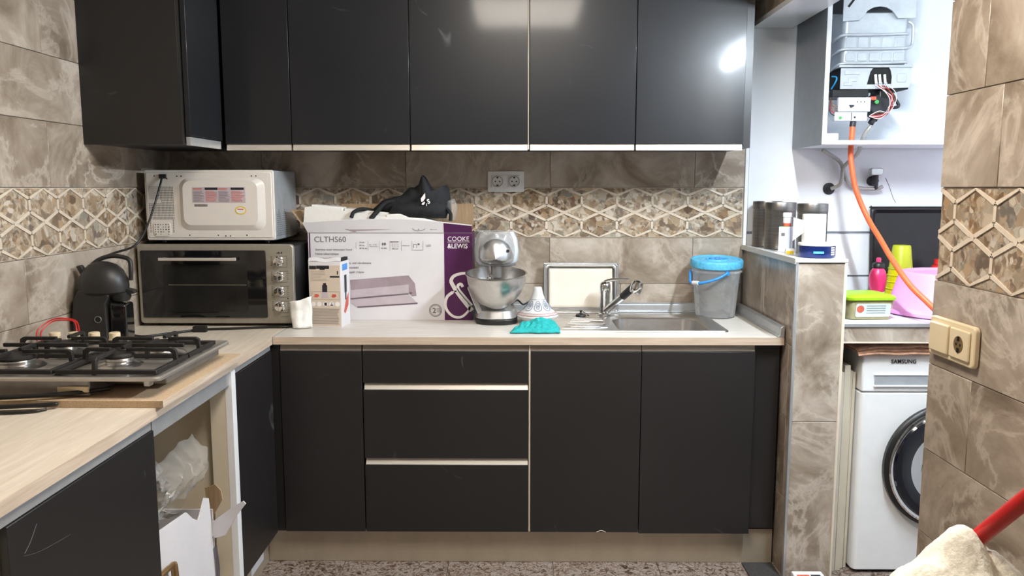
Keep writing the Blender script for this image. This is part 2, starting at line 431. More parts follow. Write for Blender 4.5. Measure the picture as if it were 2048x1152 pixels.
_tm = {}
def tile_obj(parent, key, mk, loc, rz, name, mtl, bevel=.0012):
    """shared mesh per size; pieces are children of a wall / floor"""
    if key not in _tm:
        ob = mk().build(name, mtl, parent, loc=loc, rot=(0, 0, rz), bevel=bevel, seg=1); _tm[key] = ob; return ob
    src = _tm[key]; c = src.copy(); COL.objects.link(c); c.name = name; c.parent = parent; c.location = loc; c.rotation_euler = (0, 0, rz); return c
def wall_tile(parent, rz, org, u0, u1, z0, z1, mtl='marble', g=.0016):
    """org(u) gives the world point on the wall face; tile 8 mm proud of the slab"""
    w = round(u1 - u0 - g, 4); h = round(z1 - z0 - g, 4)
    if w < .01 or h < .01: return
    p = org((u0 + u1) / 2); loc = (p[0], p[1], (z0 + z1) / 2)
    tile_obj(parent, (w, h, mtl), lambda: MB().box(-w / 2, w / 2, 0, .012, -h / 2, h / 2), loc, rz, 'tile', mtl)
def tile_run(parent, rz, org, ua, ub, rows, joint, tw=.632, mtl='marble', alt=.316):
    for i, (z0, z1) in enumerate(rows):
        u = joint + (alt if i % 2 else 0)
        while u > ua: u -= tw
        while u < ub:
            a, b = max(u, ua), min(u + tw, ub)
            if b - a > .012: wall_tile(parent, rz, org, a, b, z0, z1, mtl)
            u += tw
Z_BAND0, Z_BAND1 = 1.232, 1.452
oB = lambda u: (u, BW - .004); oL = lambda u: (LW + .004, u); oR = lambda u: (PX0 + .010, u)
tile_run(wall_back, 0, oB, LW, PX0, [(1.452, 1.665), (1.665, 1.878)], .138, alt=0)
tile_run(wall_back, 0, oB, LW, PX0, [(1.028, 1.232), (.816, 1.028)], .138)
ROWS_UP = [(1.452, 1.665), (1.665, 1.878), (1.878, 2.09), (2.09, 2.30), (2.30, 2.5)]
ROWS_DN = [(1.028, 1.232), (.816, 1.028), (.605, .816), (.393, .605), (.18, .393), (0, .18)]
tile_run(wall_left, PI / 2, oL, .6, BW - .006, ROWS_UP, 2.62)
tile_run(wall_left, PI / 2, oL, .6, BW - .006, ROWS_DN[:2], 2.45)
tile_run(wall_right, -PI / 2, oR, .3, 1.92, ROWS_UP, 1.694, alt=.07)
tile_run(wall_right, -PI / 2, oR, .3, 1.92, ROWS_DN, 1.30, alt=.435)
# lintel kitchen face
tile_run(wall_lintel, -PI / 2, lambda u: (PX0 + .004, u), 1.92, BW - .02, [(2.14, 2.30), (2.30, 2.5)], 2.4)
# half wall faces
tile_run(wall_half, -PI / 2, lambda u: (PX0 + .004, u), 2.842, BW - .012, [(.605, .88), (.88, 1.185), (.3, .605), (0, .3)], 2.9)
for z0, z1 in ((0, .605), (.605, 1.185)):
    wall_tile(wall_half, 0, lambda u: (u, 2.84), PX0 + .002, PX1, z0, z1)

# mosaic bands: raised cream lattice, recessed printed pieces
HW, HH, HS = .0775, .055, .0205
def band(wall, rz, org, ua, ub, joint):
    """joint: u of one vertical bar between two hexagons"""
    sgn = -1 if rz < 0 else 1
    du = joint
    while du > ua: du -= 2 * HW
    cols = []
    u = du
    while u < ub + 2 * HW: cols.append(u); u += 2 * HW
    p0 = org((ua + ub) / 2); um = (ua + ub) / 2; L = (ub - ua) / 2; zm = (Z_BAND0 + Z_BAND1) / 2
    lat = MB()
    def bar(a, b, w=.0052):
        # clip in u to the band ends
        (x0, z0), (x1, z1) = a, b
        if (x0 < -L and x1 < -L) or (x0 > L and x1 > L): return
        def cl(xa, za, xb, zb):
            if xa < -L: t = (-L - xa) / (xb - xa); return -L, za + (zb - za) * t
            if xa > L: t = (L - xa) / (xb - xa); return L, za + (zb - za) * t
            return xa, za
        A = cl(x0, z0, x1, z1); B = cl(x1, z1, x0, z0)
        d = Vector((B[0] - A[0], B[1] - A[1]));
        if d.length < .002: return
        d.normalize(); nx, nz = -d.y, d.x
        poly = [(A[0] + nx * w, A[1] + nz * w), (A[0] - nx * w, A[1] - nz * w), (B[0] - nx * w, B[1] - nz * w), (B[0] + nx * w, B[1] + nz * w)]
        poly = [(max(-L, min(L, x)), max(-.109, min(.109, z))) for x, z in poly]
        pt = [(x - (x - (A[0] + B[0]) / 2) * .03, z) for x, z in poly]
        lat.prism(poly, .001, .011)
    for u in cols:
        x = sgn * (u - um)
        for cz in (HH, -HH):
            bar((x, cz - HS), (x, cz + HS))
            for e in (-1, 1):
                bar((x, cz + e * HS), (x + HW, cz + e * HH)); bar((x, cz + e * HS), (x - HW, cz + e * HH))
    for u in cols:
        x = sgn * (u - um) + HW
        if abs(x) < L - .008:
            lat.prism([(x + .0078 * math.cos(a), .0078 * math.sin(a)) for a in [PI * k / 4 for k in range(8)]], .0004, .0105)
    lat.box(-L, L, .006, .0115, -.1092, .1092)
    lat.build('tile_lattice', 'lattice', wall, loc=(p0[0], p0[1], zm), rot=(0, 0, rz))
    def piece(uc, zc, poly):
        lo, hi = ua - uc, ub - uc
        if rz < 0: lo, hi = uc - ub, uc - ua
        pp = clip(poly, lo + .003, hi - .003)
        if len(pp) < 3: return
        p = org(uc); key = tuple((round(a, 3), round(b, 3)) for a, b in pp)
        tile_obj(wall, ('m',) + key, lambda: MB().prism(pp, .0042, .0112), (p[0], p[1], zm + zc), rz, 'mosaic_piece', 'mosaic', bevel=0)
    k = .925
    hexp = [(0, HH * k), (-HW * k, HS * .96), (-HW * k, -HS * .96), (0, -HH * k), (HW * k, -HS * .96), (HW * k, HS * .96)]
    dh = HH - HS
    dia = [(0, dh * .84), (-HW * .84, 0), (0, -dh * .84), (HW * .84, 0)]
    tri_t = [(-HW * .84, -.0018), (HW * .84, -.0018), (0, -dh * .84)]
    tri_b = [(-HW * .84, .0018), (0, dh * .84), (HW * .84, .0018)]
    for u in cols:
        c = u + HW
        for cz in (HH, -HH): piece(c, cz, hexp)
        piece(u, 0, dia); piece(u, .1085, tri_t); piece(u, -.1085, tri_b)
def clip(poly, lo, hi):
    def half(P, keep, x):
        out = []
        for i in range(len(P)):
            a, b = P[i], P[(i + 1) % len(P)]
            ka, kb = keep(a[0]), keep(b[0])
            if ka: out.append(a)
            if ka != kb:
                t = (x - a[0]) / (b[0] - a[0]); out.append((x, a[1] + (b[1] - a[1]) * t))
        return out
    P = half(poly, lambda v: v >= lo, lo)
    return half(P, lambda v: v <= hi, hi) if P else []
band(wall_back, 0, oB, -1.52, PX0 - .004, .123)
band(wall_left, PI / 2, oL, 1.6, BW - .02, 2.50)
band(wall_right, -PI / 2, oR, .9, 1.919, 1.852)

# floor tiles
for i in range(-5, 8):
    for j in range(0, 5):
        x = -.676 + .405 * i; y = 3.18 - .405 * j
        if x > 2.0 or x < -1.55: continue
        tile_obj(floor, 'fl', lambda: MB().box(-.2015, .2015, -.2015, .2015, -.01, 0), (x + .2025, y - .2025, 0), 0, 'floor_tile', 'terrazzo')
# laundry white tiles with grey joints
for zi, (z0, z1) in enumerate([(0, .49), (.49, .78), (.78, 1.06), (1.066, 1.25), (1.258, 2.5)]):
    for k, (a, b) in enumerate(((PX0 + .014, 2.2),)):
        wall_tile(wall_laundry, 0, lambda u: (u, BW - .003), a, b, z0, z1, 'whitetile', g=.003)

ck = MB(); ck.tube([(1.601, BW - .0035, 1.494), (1.618, BW - .0035, 1.46), (1.638, BW - .0035, 1.41), (1.652, BW - .0035, 1.386)], .0012, 5, sub=3); ck.build('hairline_crack', 'ink', wall_laundry)
# trims
struct(MB().box(PX0 - .003, PX0 + .012, BW - .014, BW + .004, 1.2, 2.135).build('trim_1', 'whitegloss', bevel=.002))
tr = MB(); tr.box(PX0 - .004, PX0 + .006, 2.836, 2.848, 0, 1.19)
struct(tr.build('trim_2', 'grey_alu', bevel=.002))
struct(MB().box(PX1 - .006, PX1 + .004, 2.836, 2.85, 0, 1.19).build('trim_3', 'edge', bevel=.002))
struct(MB().box(PX0 - .006, PX1 + .005, 2.834, BW - .012, 1.187, 1.2).build('trim_4', 'whitetile', bevel=.002))        # sill slab
struct(MB().box(PX0 - .010, PX0 - .0045, 2.834, BW - .016, 1.182, 1.203).build('trim_5', 'alu', bevel=.001))            # sill edge strip
lin = MB().box(PX0, PX1, 1.94, BW - .012, 2.126, 2.136); struct(lin.build('trim_6', 'whitetile'))
struct(MB().box(PX0 - .004, PX0 + .008, 1.94, BW - .016, 2.120, 2.14).build('trim_7', 'whitegloss', bevel=.001))

# ================================================================== LAMPS
lp = thing('ceiling_panel_light', 'square warm white panel light on the kitchen ceiling', 'light', (.045, 1.64, 2.46))
fr = MB()
for a in ((-.31, .31, -.31, -.29), (-.31, .31, .29, .31), (-.31, -.29, -.29, .29), (.29, .31, -.29, .29)): fr.box(*a, -.012, .04)
fr.build('frame', 'white', lp, bevel=.002)
M['lamp_warm'] = mat('warm_diffuser', (.9, .9, .9), .5, emis=(KITCHEN_COL, KITCHEN_LAMP))
MB().box(-.289, .289, -.289, .289, -.045, .02).build('diffuser', 'lamp_warm', lp, bevel=.01)
ll = thing('tube_light', 'cool white tube light under the lintel of the laundry doorway', 'light', (1.10, 2.28, 2.095))
M['lamp_cool'] = mat('cool_diffuser', (.9, .9, .9), .5, emis=(LAUNDRY_COL, LAUNDRY_LAMP))
MB().box(-.022, .022, -.32, .32, .018, .0305).build('housing', 'white', ll, bevel=.002)
MB().cyl((0, -.30, .0), (0, .30, .0), .014, n=16).build('diffuser', 'lamp_cool', ll)
for s in (-1, 1): MB().box(-.018, .018, s * .31 - .0095, s * .31 + .0095, -.018, .0178).build('end_cap', 'white', ll)
# ================================================================== WALL CABINETS
UF = 3.17   # door front plane
UB, UT = 1.606, 2.46
def wall_cab(label, x0, x1, doors, last=False):
    t = thing('wall_cabinet', label, 'cabinet', ((x0 + x1) / 2, BW - .01, UB))
    o = t.location
    MB().box(x0 + .001, x1 - .001, UF + .021, BW - .006, UB, UT).build('body', 'cabside', t, o)
    for a, b in doors:
        d = MB().box(a + .0018, b - .0018, UF, UF + .018, 1.621, UT - .005).build('door', 'cabup', t, o, bevel=.0012)
        h = MB(); h.prism([(UF + .003, 1.5965), (UF + .020, 1.5965), (UF + .020, 1.6205), (UF + .008, 1.6205)], a + .004, b - .004, 'x')
        h.build('handle', 'alu', d, o)
    return t
wall_cab('narrow dark wall cabinet beside the return cabinet at the corner', -1.149, -.888, [(-1.149, -.888)])
t = wall_cab('dark wall cabinet of two doors above the cooker hood box', -.888, .038, [(-.888, -.423), (-.423, .038)])
t = wall_cab('scratched dark wall cabinet of two doors above the sink', .041, .876, [(.041, .455), (.455, .876)])
MB().box(.036, .0405, UF + .006, UF + .02, 1.6, UT).build('edge_strip', 'edge', t, t.location)
MB().box(.8765, .907, UF + .018, BW - .02, UB, UT).build('side_panel', 'cabside', t, t.location)
# return cabinet on the left wall
t = thing('wall_cabinet', 'dark return wall cabinet showing its plain side on the left wall', 'cabinet', (-1.35, 3.0, UB)); o = t.location
MB().box(LW + .004, -1.176, 2.856, UF + .30, UB, UT).build('body', 'cabside', t, o)
MB().box(LW + .002, -1.180, 2.836, 2.855, UB - .004, UT).build('side_panel', 'cab', t, o, bevel=.001)
MB().box(-1.1795, -1.1765, 2.836, 2.856, UB - .002, UT).build('edge_band', 'charcoal', t, o)
d = MB().box(-1.172, -1.154, 2.852, 3.158, 1.632, UT - .005).build('door', 'cabup', t, o, bevel=.0012)
MB().box(-1.172, -1.158, 2.856, 3.15, 1.600, 1.629).build('handle', 'grey_alu', d, o)

# ================================================================== BASE CABINETS (back run)
DF = 2.93; DT, DB = .845, .140
def door(t, a, b, z0, z1, o, m='cab', y=DF): return MB().box(a, b, y, y + .018, z0, z1).build('door', m, t, o, bevel=.0012)
def rail(t, a, b, z0, z1, o, name='handle_rail', y=DF + .014):
    r = MB(); r.prism([(y - .006, z0), (y + .02, z0), (y + .02, z1), (y, z1)], a, b, 'x'); return r.build(name, 'alup', t, o)
t = thing('base_cabinet', 'dark single door base cabinet in the inner corner', 'cabinet', (-.74, 3.2, .14)); o = t.location
MB().box(-.93, -.588, DF + .025, BW - .02, .14, .868).build('body', 'cabside', t, o)
door(t, -.893, -.587, DB, DT, o)
MB().box(-.929, -.896, DF + .006, DF + .02, DB, .868).build('filler_strip', 'cab', t, o)
rail(t, -.893, -.588, .846, .870, o)
t = thing('drawer_cabinet', 'dark base cabinet with three drawers and metal pull rails', 'cabinet', (-.27, 3.2, .14)); o = t.location
MB().box(-.5845, .0375, DF + .045, BW - .02, .14, .868).build('body', 'cabside', t, o)
rail(t, -.583, .038, .846, .870, o)
for i, (z0, z1) in enumerate(((.7245, .845), (.4325, .6975), (.140, .4055))):
    d = MB().box(-.583, .038, DF, DF + .018, z0, z1).build('drawer', 'cab', t, o, bevel=.0012)
    if i:
        p = MB(); p.prism([(DF + .002, z1 + .001), (DF + .022, z1 + .001), (DF + .022, z1 + .0262), (DF + .014, z1 + .0262)], -.579, .036, 'x')
        p.build('pull_rail', 'alu', d, o)
t = thing('sink_cabinet', 'dark two door base cabinet under the sink', 'cabinet', (.46, 3.2, .14)); o = t.location
sb = MB(); sb.box(.0465, .064, DF + .025, BW - .02, .14, .868); sb.box(.862, .88, DF + .025, BW - .02, .14, .868); sb.box(.064, .862, DF + .03, BW - .02, .14, .158)
sb.build('body', 'cabside', t, o)
MB().box(.0395, .0455, DF + .004, DF + .02, .142, .868).build('edge_strip', 'edge', t, o)
door(t, .047, .4585, DB, DT, o); door(t, .4615, .882, DB - .004, DT, o)
rail(t, .047, .4585, .846, .870, o); rail(t, .4615, .882, .846, .870, o)
sc = MB(); sc.tube([(.30, DF - .0004, .1412), (.318, DF - .0004, .147), (.336, DF - .0004, .1412)], .0012, 6, sub=4); sc.build('chipped_edge', 'edge', t, o)
tag(MB().box(.885, .981, DF + .026, DF + .046, .148, .870).build('filler_panel', 'cab', bevel=.001), 'dark recessed filler panel between sink cabinet and tiled partition', 'panel')

# plinth
pk = MB().box(-.985, PX0 - .004, 2.972, 2.99, .001, .137).build('plinth', 'kick'); tag(pk, 'brushed metal plinth under the back row of cabinets', 'plinth')
pk2 = MB().box(-.985, -.975, 2.53, 2.968, .001, .137).build('plinth', 'kick'); tag(pk2, 'brushed metal plinth under the corner door beside the open bay', 'plinth')
pp = MB().box(-.9745, -.9735, 2.76, 2.90, .04, .11).build('torn_sticker', 'cardwhite', pk2)

# ================================================================== BASE CABINETS (left run)
LX = -.92
t = thing('base_cabinet', 'scratched dark base cabinet nearest the end of the worktop', 'cabinet', (-1.2, 1.55, .14)); o = t.location
MB().box(LW + .03, LX - .02, 1.345, 1.945, .14, .866).build('body', 'carcass', t, o)
MB().box(LX - .018, LX, 1.366, 1.95, DB, .845).build('door', 'cab', t, o, bevel=.0012)
MB().box(LX - .03, LX - .004, 1.30, 1.945, .847, .870).build('handle_rail', 'grey_alu', t, o)
MB().box(LX - .05, LX - .02, 1.30, 1.343, .02, .866).build('side_panel', 'edge', t, o)
s = MB()
s.tube([(LX + .0006, 1.452, .815), (LX + .0006, 1.43, .79), (LX + .0006, 1.41, .775)], .0006, 5, sub=3)
s.tube([(LX + .0006, 1.405, .772), (LX + .0006, 1.46, .757), (LX + .0006, 1.56, .745)], .00025, 5, sub=4)
s.build('scratch', 'ink', t, o)
t = thing('oven_bay', 'open cream cabinet bay for an oven holding a carton', 'cabinet', (-1.2, 2.24, .1)); o = t.location
MB().box(LW + .03, LX - .002, 2.512, 2.53, .1, .868).build('side_panel', 'carcass', t, o)
MB().box(-.990, LX + .001, 2.492, 2.5115, .1, .83).build('front_stile', 'carcass', t, o, bevel=.001)
MB().box(LX - .018, LX + .003, 2.4915, 2.528, .1, .868).build('edge_band', 'whitegloss', t, o)
MB().box(LW + .03, LX - .03, 1.948, 1.964, .1, .866).build('side_panel', 'carcass', t, o)
MB().box(LW + .012, LW + .03, 1.948, 2.53, .1, .866).build('back_panel', 'carcass', t, o)
MB().box(LW + .03, LX - .02, 1.964, 2.512, .1, .118).build('bottom_panel', 'carcass', t, o)
MB().box(LX - .016, LX - .004, 1.952, 2.491, .824, .869).build('top_rail', 'grey_alu', t, o, bevel=.001)
for y in (2.02, 2.48): MB().box(LX - .06, LX - .02, y - .01, y + .01, .845, .865).build('bracket', 'grey_alu', t, o)
t = thing('base_cabinet', 'dark corner base door between oven bay and back row', 'cabinet', (-1.1, 2.73, .14)); o = t.location
MB().box(LW + .03, LX - .03, 2.533, 2.92, .14, .866).build('body', 'cabside', t, o)
MB().box(LX - .018, LX, 2.534, 2.918, DB + .004, .848).build('door', 'cab', t, o, bevel=.0012)
MB().box(LX - .022, LX - .004, 2.534, 2.918, .851, .868).build('handle_rail', 'grey_alu', t, o)

# ================================================================== WORKTOPS
WT = .9
def top_with_hole(x0, x1, y0, y1, hx0, hx1, hy0, hy1):
    m = MB()
    for a in ((x0, hx0, y0, y1), (hx1, x1, y0, y1), (hx0, hx1, y0, hy0), (hx0, hx1, hy1, y1)): m.box(*a, .872, WT)
    return m
wt = thing('worktop', 'pale wood grain worktop along the back wall holding the sink', 'worktop', (0, 3.2, .872)); o = wt.location
m = MB(); x0, x1, y0, y1 = -.912, PX0 - .006, 2.923, BW - .004
h = (.375, .765, 3.03, 3.385)
xs = [x0, h[0], h[1], x1]; ys = [y0, h[2], h[3], y1]
vs = []; fs = []
for z in (.872, WT):
    for yy in ys:
        for xx in xs: vs.append((xx, yy, z))
for j in range(3):
    for i in range(3):
        if i == 1 and j == 1: continue
        a = j * 4 + i; fs.append((a + 16, a + 17, a + 21, a + 20)); fs.append((a, a + 4, a + 5, a + 1))
for i in range(3):
    fs.append((i, i + 1, i + 17, i + 16)); fs.append((12 + i, 28 + i, 29 + i, 13 + i))
    fs.append((i * 4, i * 4 + 16, i * 4 + 20, i * 4 + 4)); fs.append((i * 4 + 3, i * 4 + 7, i * 4 + 23, i * 4 + 19))
fs += [(5, 21, 22, 6), (9, 10, 26, 25), (5, 9, 25, 21), (6, 22, 26, 10)]
m.add(vs, fs); m.build('top', 'worktop', wt, o)
MB().box(-.912, PX0 - .006, 2.92, 2.9228, .8725, WT + .0004).build('front_edge', 'wedge', wt, o)
MB().box(-.9145, -.9125, 2.921, BW - .01, .873, WT + .001).build('joint_strip', 'grey_alu', wt, o)
wl = thing('worktop', 'pale wood grain worktop along the left wall under the hob', 'worktop', (-1.2, 2.3, .872)); o = wl.location
MB().box(LW + .003, -.9185, .9, BW - .004, .872, WT).build('top', 'worktop_l', wl, o)
MB().box(-.918, -.9152, .9, 2.9195, .8725, WT + .0004).build('front_edge', 'wedge_l', wl, o)
# upstands
def upstand(label, mb): return tag(mb.build('upstand_strip', 'grey_alu', bevel=.002, seg=2), label, 'strip')
u = MB(); u.prism([(BW - .028, WT + .0005), (BW - .005, WT + .0005), (BW - .005, WT + .044), (BW - .011, WT + .044), (BW - .02, WT + .036), (BW - .022, WT + .010), (BW - .028, WT + .006)], -.90, PX0 - .032, 'x')
upstand('grey metal upstand strip along the back wall behind the sink', u)
u = MB(); u.prism([(PX0 - .028, WT + .0005), (PX0 - .004, WT + .0005), (PX0 - .004, WT + .044), (PX0 - .010, WT + .044), (PX0 - .02, WT + .036), (PX0 - .022, WT + .010), (PX0 - .028, WT + .006)], 2.925, BW - .006, 'y')
upstand('grey metal upstand strip along the tiled partition beside the bucket', u)

# ================================================================== SINK
sk = thing('sink', 'inset stainless steel sink with ribbed drainer', 'sink', (.46, 3.25, WT)); o = sk.location
def rr3(cx, cy, hx, hy, r, z, n=6): return [(x + cx, y + cy, z) for x, y in rrect(-hx, hx, -hy, hy, r, n)]
bx, by = .568, 3.207
loops = [rr3(.466, 3.255, .345, .222, .02, WT + .0005), rr3(.466, 3.255, .343, .220, .02, WT + .0055),
         rr3(bx, by, .185, .165, .06, WT + .0045), rr3(bx, by, .176, .156, .055, WT - .002), rr3(bx, by, .162, .142, .05, WT - .115), rr3(bx, by, .13, .11, .05, WT - .125), rr3(bx, by, .02, .02, .01, WT - .13)]
m = MB(); vs = [p for l in loops for p in l]; n = len(loops[0]); fs = []
for k in range(len(loops) - 1):
    for i in range(n): fs.append((k * n + i, k * n + (i + 1) % n, (k + 1) * n + (i + 1) % n, (k + 1) * n + i))
fs.append(tuple((len(loops) - 1) * n + i for i in range(n))); m.add(vs, fs)
m.build('basin', 'steel', sk, o, smooth=45)
m = MB()
for k in range(7):
    y = 3.085 + k * .042
    m.tube([(.17 + .010 * k, y, WT + .0035), (.26, y, WT + .0044), (.350, y * .8 + 3.21 * .2, WT + .0035)], .0028, 6, sub=4)
m.build('drainer_ribs', 'steel', sk, o, smooth=60)
MB().lathe([(.0, WT - .128), (.035, WT - .128), (.038, WT - .126), (.04, WT - .129)], 24, (bx, by, 0)).build('drain', 'chrome', sk, o, smooth=40)
# tap
tp = thing('kitchen_tap', 'chrome mixer tap with pull-out spray spout behind the sink', 'tap', (.372, 3.415, WT + .0062)); o = tp.location
tp.scale = (1, 1, 1)
m = MB(); m.lathe([(.0, 0), (.027, 0), (.027, .006), (.022, .010), (.022, .095), (.0245, .1), (.0245, .128), (.022, .138), (.012, .146), (0, .147)], 28)
m.build('body', 'chrome', tp, smooth=40)
m = MB(); m.tube([(0, 0, .142), (.02, -.01, .152), (.06, -.03, .158), (.095, -.05, .160)], lambda t: .010 * (1 - t) + .0045 * t, 10, sub=6); m.build('lever', 'chrome', tp, smooth=60)
m = MB(); m.tube([(.005, -.012, .022), (.035, -.055, .058), (.065, -.10, .095)], .0155, 16, sub=5); m.build('spout', 'chrome', tp, smooth=60)
m = MB(); m.tube([(.0645, -.0995, .0945), (.082, -.125, .117), (.1, -.15, .140)], lambda t: .0165, 16, sub=4); m.build('hose_grip', 'darkmetal', tp, smooth=60)
m = MB(); T = Matrix.Translation((.112, -.165, .146)) @ Matrix.Rotation(R(18), 4, 'Y')
m.lathe([(0, .026), (.012, .026), (.022, .018), (.025, .002), (.024, -.022), (.020, -.030), (.017, -.028), (0, -.028)], 24, T=T); m.build('spray_head', 'chrome', tp, smooth=40)
pl = MB(); pl.lathe([(0, .0), (.021, 0), (.024, .004), (.02, .010), (.006, .014), (.004, .02), (.007, .026), (0, .028)], 20)
pg = tag(pl.build('sink_plug', 'black', loc=(.265, 3.36, WT + .0078), smooth=40), 'black rubber sink plug lying on the drainer', 'plug')
MB().tube([(0, 0, .026), (.02, -.01, .016), (.035, 0, .004), (.028, .018, .002)], .0016, 6, sub=5).build('chain', 'darkmetal', pg)

# ================================================================== SOCKETS
def schuko(parent, x, z, y, m='white', r=.024):
    a = MB(); a.lathe([(r, 0), (r, -.0015), (r - .003, -.0015), (r - .0035, .005), (0, .005)], 28, T=Matrix.Translation((x, y, z)) @ Matrix.Rotation(PI / 2, 4, 'X') @ Matrix.Scale(-1, 4, (0, 0, 1)))
    s = a.build('socket_well', m, parent, smooth=40)
    g = MB(); g.tube([(x + (r - .001) * math.cos(t), y - .0052, z + (r - .001) * math.sin(t)) for t in [2 * PI * k / 28 for k in range(28)]], .0009, 5, sub=1, closed=True); g.build('well_outline', 'ink', s)  # thin dark ring tracing the round outline of the socket well
    b = MB()
    for dx, dz in ((-.0095, 0), (.0095, 0)): b.cyl((x + dx, y - .0052, z + dz), (x + dx, y - .0058, z + dz), .0032, n=10)
    for dz in (-1, 1): b.box(x - .004, x + .004, y - .0075, y - .0052, z + dz * .0165 - .003, z + dz * .0165 + .003)
    b.build('contact_holes', 'dark', s)
sk2 = thing('double_socket', 'white double wall socket on the tiles below the wall cabinets', 'socket', (-.0555, BW - .0045, 1.478))
MB().box(-.0795, .0795, -.009, -.001, -.045, .045).build('plate', 'white', sk2, bevel=.002)
for dx in (-.0365, .0365):
    MB().box(dx - .0265, dx + .0265, -.012, -.0085, -.0265, .0265).build('insert', 'white', sk2, bevel=.001)
    schuko(sk2, dx, 0, -.0125)
rs = thing('switch_and_socket', 'cream wall plate with a rocker switch and a socket', 'socket', (PX0 + .0095, 1.803, 1.105), -PI / 2)
MB().prism(rrect(-.095, .095, -.046, .046, .012), -.014, -.001).build('plate', 'cream', rs, bevel=.003, smooth=40)
MB().prism(rrect(-.082, -.003, -.034, .034, .005), -.022, -.0135).build('rocker', 'cream', rs, bevel=.003, smooth=40)
MB().prism(rrect(.003, .082, -.034, .034, .005), -.020, -.0135).build('insert', 'cream', rs, bevel=.003, smooth=40)
a = MB(); a.lathe([(0, 0), (.019, 0), (.019, .0006), (0, .0006)], 28, T=Matrix.Translation((.043, -.0200, 0)) @ Matrix.Rotation(PI / 2, 4, 'X')); a.build('socket_well', 'brass', rs, smooth=40)
a = MB(); a.box(.040, .046, -.0225, -.0205, .008, .018); a.box(.040, .046, -.0225, -.0205, -.018, -.008); a.cyl((.035, -.0206, 0), (.035, -.0212, 0), .003, n=8); a.cyl((.051, -.0206, 0), (.051, -.0212, 0), .003, n=8)
a.build('contact', 'dark', rs)
# ================================================================== MINI OVEN
ov = thing('mini_oven', 'champagne metal tabletop oven with black glass door and four knobs', 'oven', (-1.2, 3.32, WT))
def oz(z): return z - WT
X0, X1 = -.312, .308   # local
MB().box(X0 + .004, X1 - .001, -.145, .185, .016, .322).build('body', 'black', ov, bevel=.006)
fr = MB(); fr.prism(rrect(X0, X1, .012, .329, .014), -.17, -.1445)
fr.build('front_frame', 'satin', ov, bevel=.004, smooth=40)
d = MB().prism(rrect(X0 + .014, .200, .036, .305, .006), -.176, -.1702).build('door', 'blackgloss', ov, bevel=.002, smooth=40)
h = MB(); h.box(-.215, .091, -.204, -.196, .266, .278); h.build('handle', 'alu', d, bevel=.002)
for x in (-.20, .076): MB().box(x - .006, x + .006, -.197, -.1755, .267, .277).build('handle_post', 'alu', d)
r = MB(); r.cyl((-.19, -.17665, .168), (.12, -.17665, .168), .0011, n=6); r.build('rack_line', 'satin', d)
M['ovenwin'] = mat('oven_window', (.016, .015, .014), .12, var=.4, scale=6)
MB().prism(rrect(-.21, .125, .06, .25, .01), -.1766, -.1761).build('window', 'ovenwin', d)
for k, z in enumerate((.262, .202, .142, .082)):
    kb = MB(); T = Matrix.Translation((.250, -.170, z)) @ Matrix.Rotation(PI / 2, 4, 'X')
    kb.lathe([(.021, 0), (.0205, .004), (.017, .006), (.0165, .024), (.015, .026), (0, .0265)], 28, T=T)
    k_ = kb.build('knob', 'chrome', ov, smooth=35)
    MB().box(.2485, .2515, -.1985, -.1945, z - .014, z + .014).build('grip_ridge', 'silver', k_)
ik = MB()
rnd = random.Random(3)
for z in (.282, .237, .222, .177, .162, .117, .102, .055, .04): ik.box(.252, .282, -.1706, -.1700, z, z + .0012)
for z in (.262, .202, .142, .082):
    for j in range(6): ik.box(.279, .279 + rnd.uniform(.004, .010), -.1706, -.1700, z - .02 + j * .008, z - .0185 + j * .008)
    for j in range(5): ik.box(.218, .224, -.1706, -.17, z - .016 + j * .008, z - .0135 + j * .008)
for j in range(4): ik.box(.243 + j * .006, .247 + j * .006, -.1706, -.17, .292, .296 + .003 * (j % 2))
ik.cyl((.282, -.1700, .113), (.282, -.1707, .113), .003, n=10)
ik.build('dial_markings', 'inkdark', ov, kind='stuff')
for x in (-.27, .27):
    for y in (-.12, .16): MB().cyl((x, y, 0), (x, y, .017), .014, n=14).build('foot', 'black', ov)

# ================================================================== MICROWAVE (its back faces the room)
mw = thing('microwave', 'white microwave on top of the oven with its back panel turned outward', 'microwave', (-1.232, 3.36, WT + .3295))
# local: x -.258..+.258, y -.16..+.16, z .012 (feet) .. .292
mb = MB().box(-.256, .256, -.148, .165, .012, .29).build('casing', 'galv', mw, bevel=.004)
MB().prism(rrect(-.258, .258, .012, .292, .010), -.160, -.147).build('back_rim', 'whitepaint', mw, bevel=.003, smooth=40)
bp = MB(); 
def loop(x0, x1, z0, z1, r, y): return [(a, y, b) for a, b in rrect(x0, x1, z0, z1, r, 6)]
LP = [loop(-.250, .250, .022, .282, .006, -.1600), loop(-.248, .248, .024, .280, .006, -.1635), loop(-.118, .224, .052, .258, .035, -.1635), loop(-.100, .196, .074, .248, .030, -.1765)]
vs = [p for l in LP for p in l]; n = len(LP[0]); fs = []
for k in range(3):
    for i in range(n): fs.append((k * n + i, k * n + (i + 1) % n, (k + 1) * n + (i + 1) % n, (k + 1) * n + i))
fs.append(tuple(3 * n + i for i in range(n))); bp.add(vs, fs)
bpo = bp.build('back_panel', 'whitepaint', mw, smooth=12)
vent = MB()
def dot(x, z, w=.0034, h=.0034): vent.add([(x - w / 2, -.1640, z - h / 2), (x + w / 2, -.1640, z - h / 2), (x + w / 2, -.1640, z + h / 2), (x - w / 2, -.1640, z + h / 2)], [(0, 1, 2, 3)])
for i in range(18):
    for j in range(20):
        x = -.240 + i * .0056; z = .098 + j * .0066
        if j > 11 and i < 7: 
            dot(x, z, .002, .002); dot(x + .0028, z + .003, .002, .002); continue
        if j in (10, 11) and i < 9: continue
        dot(x, z)
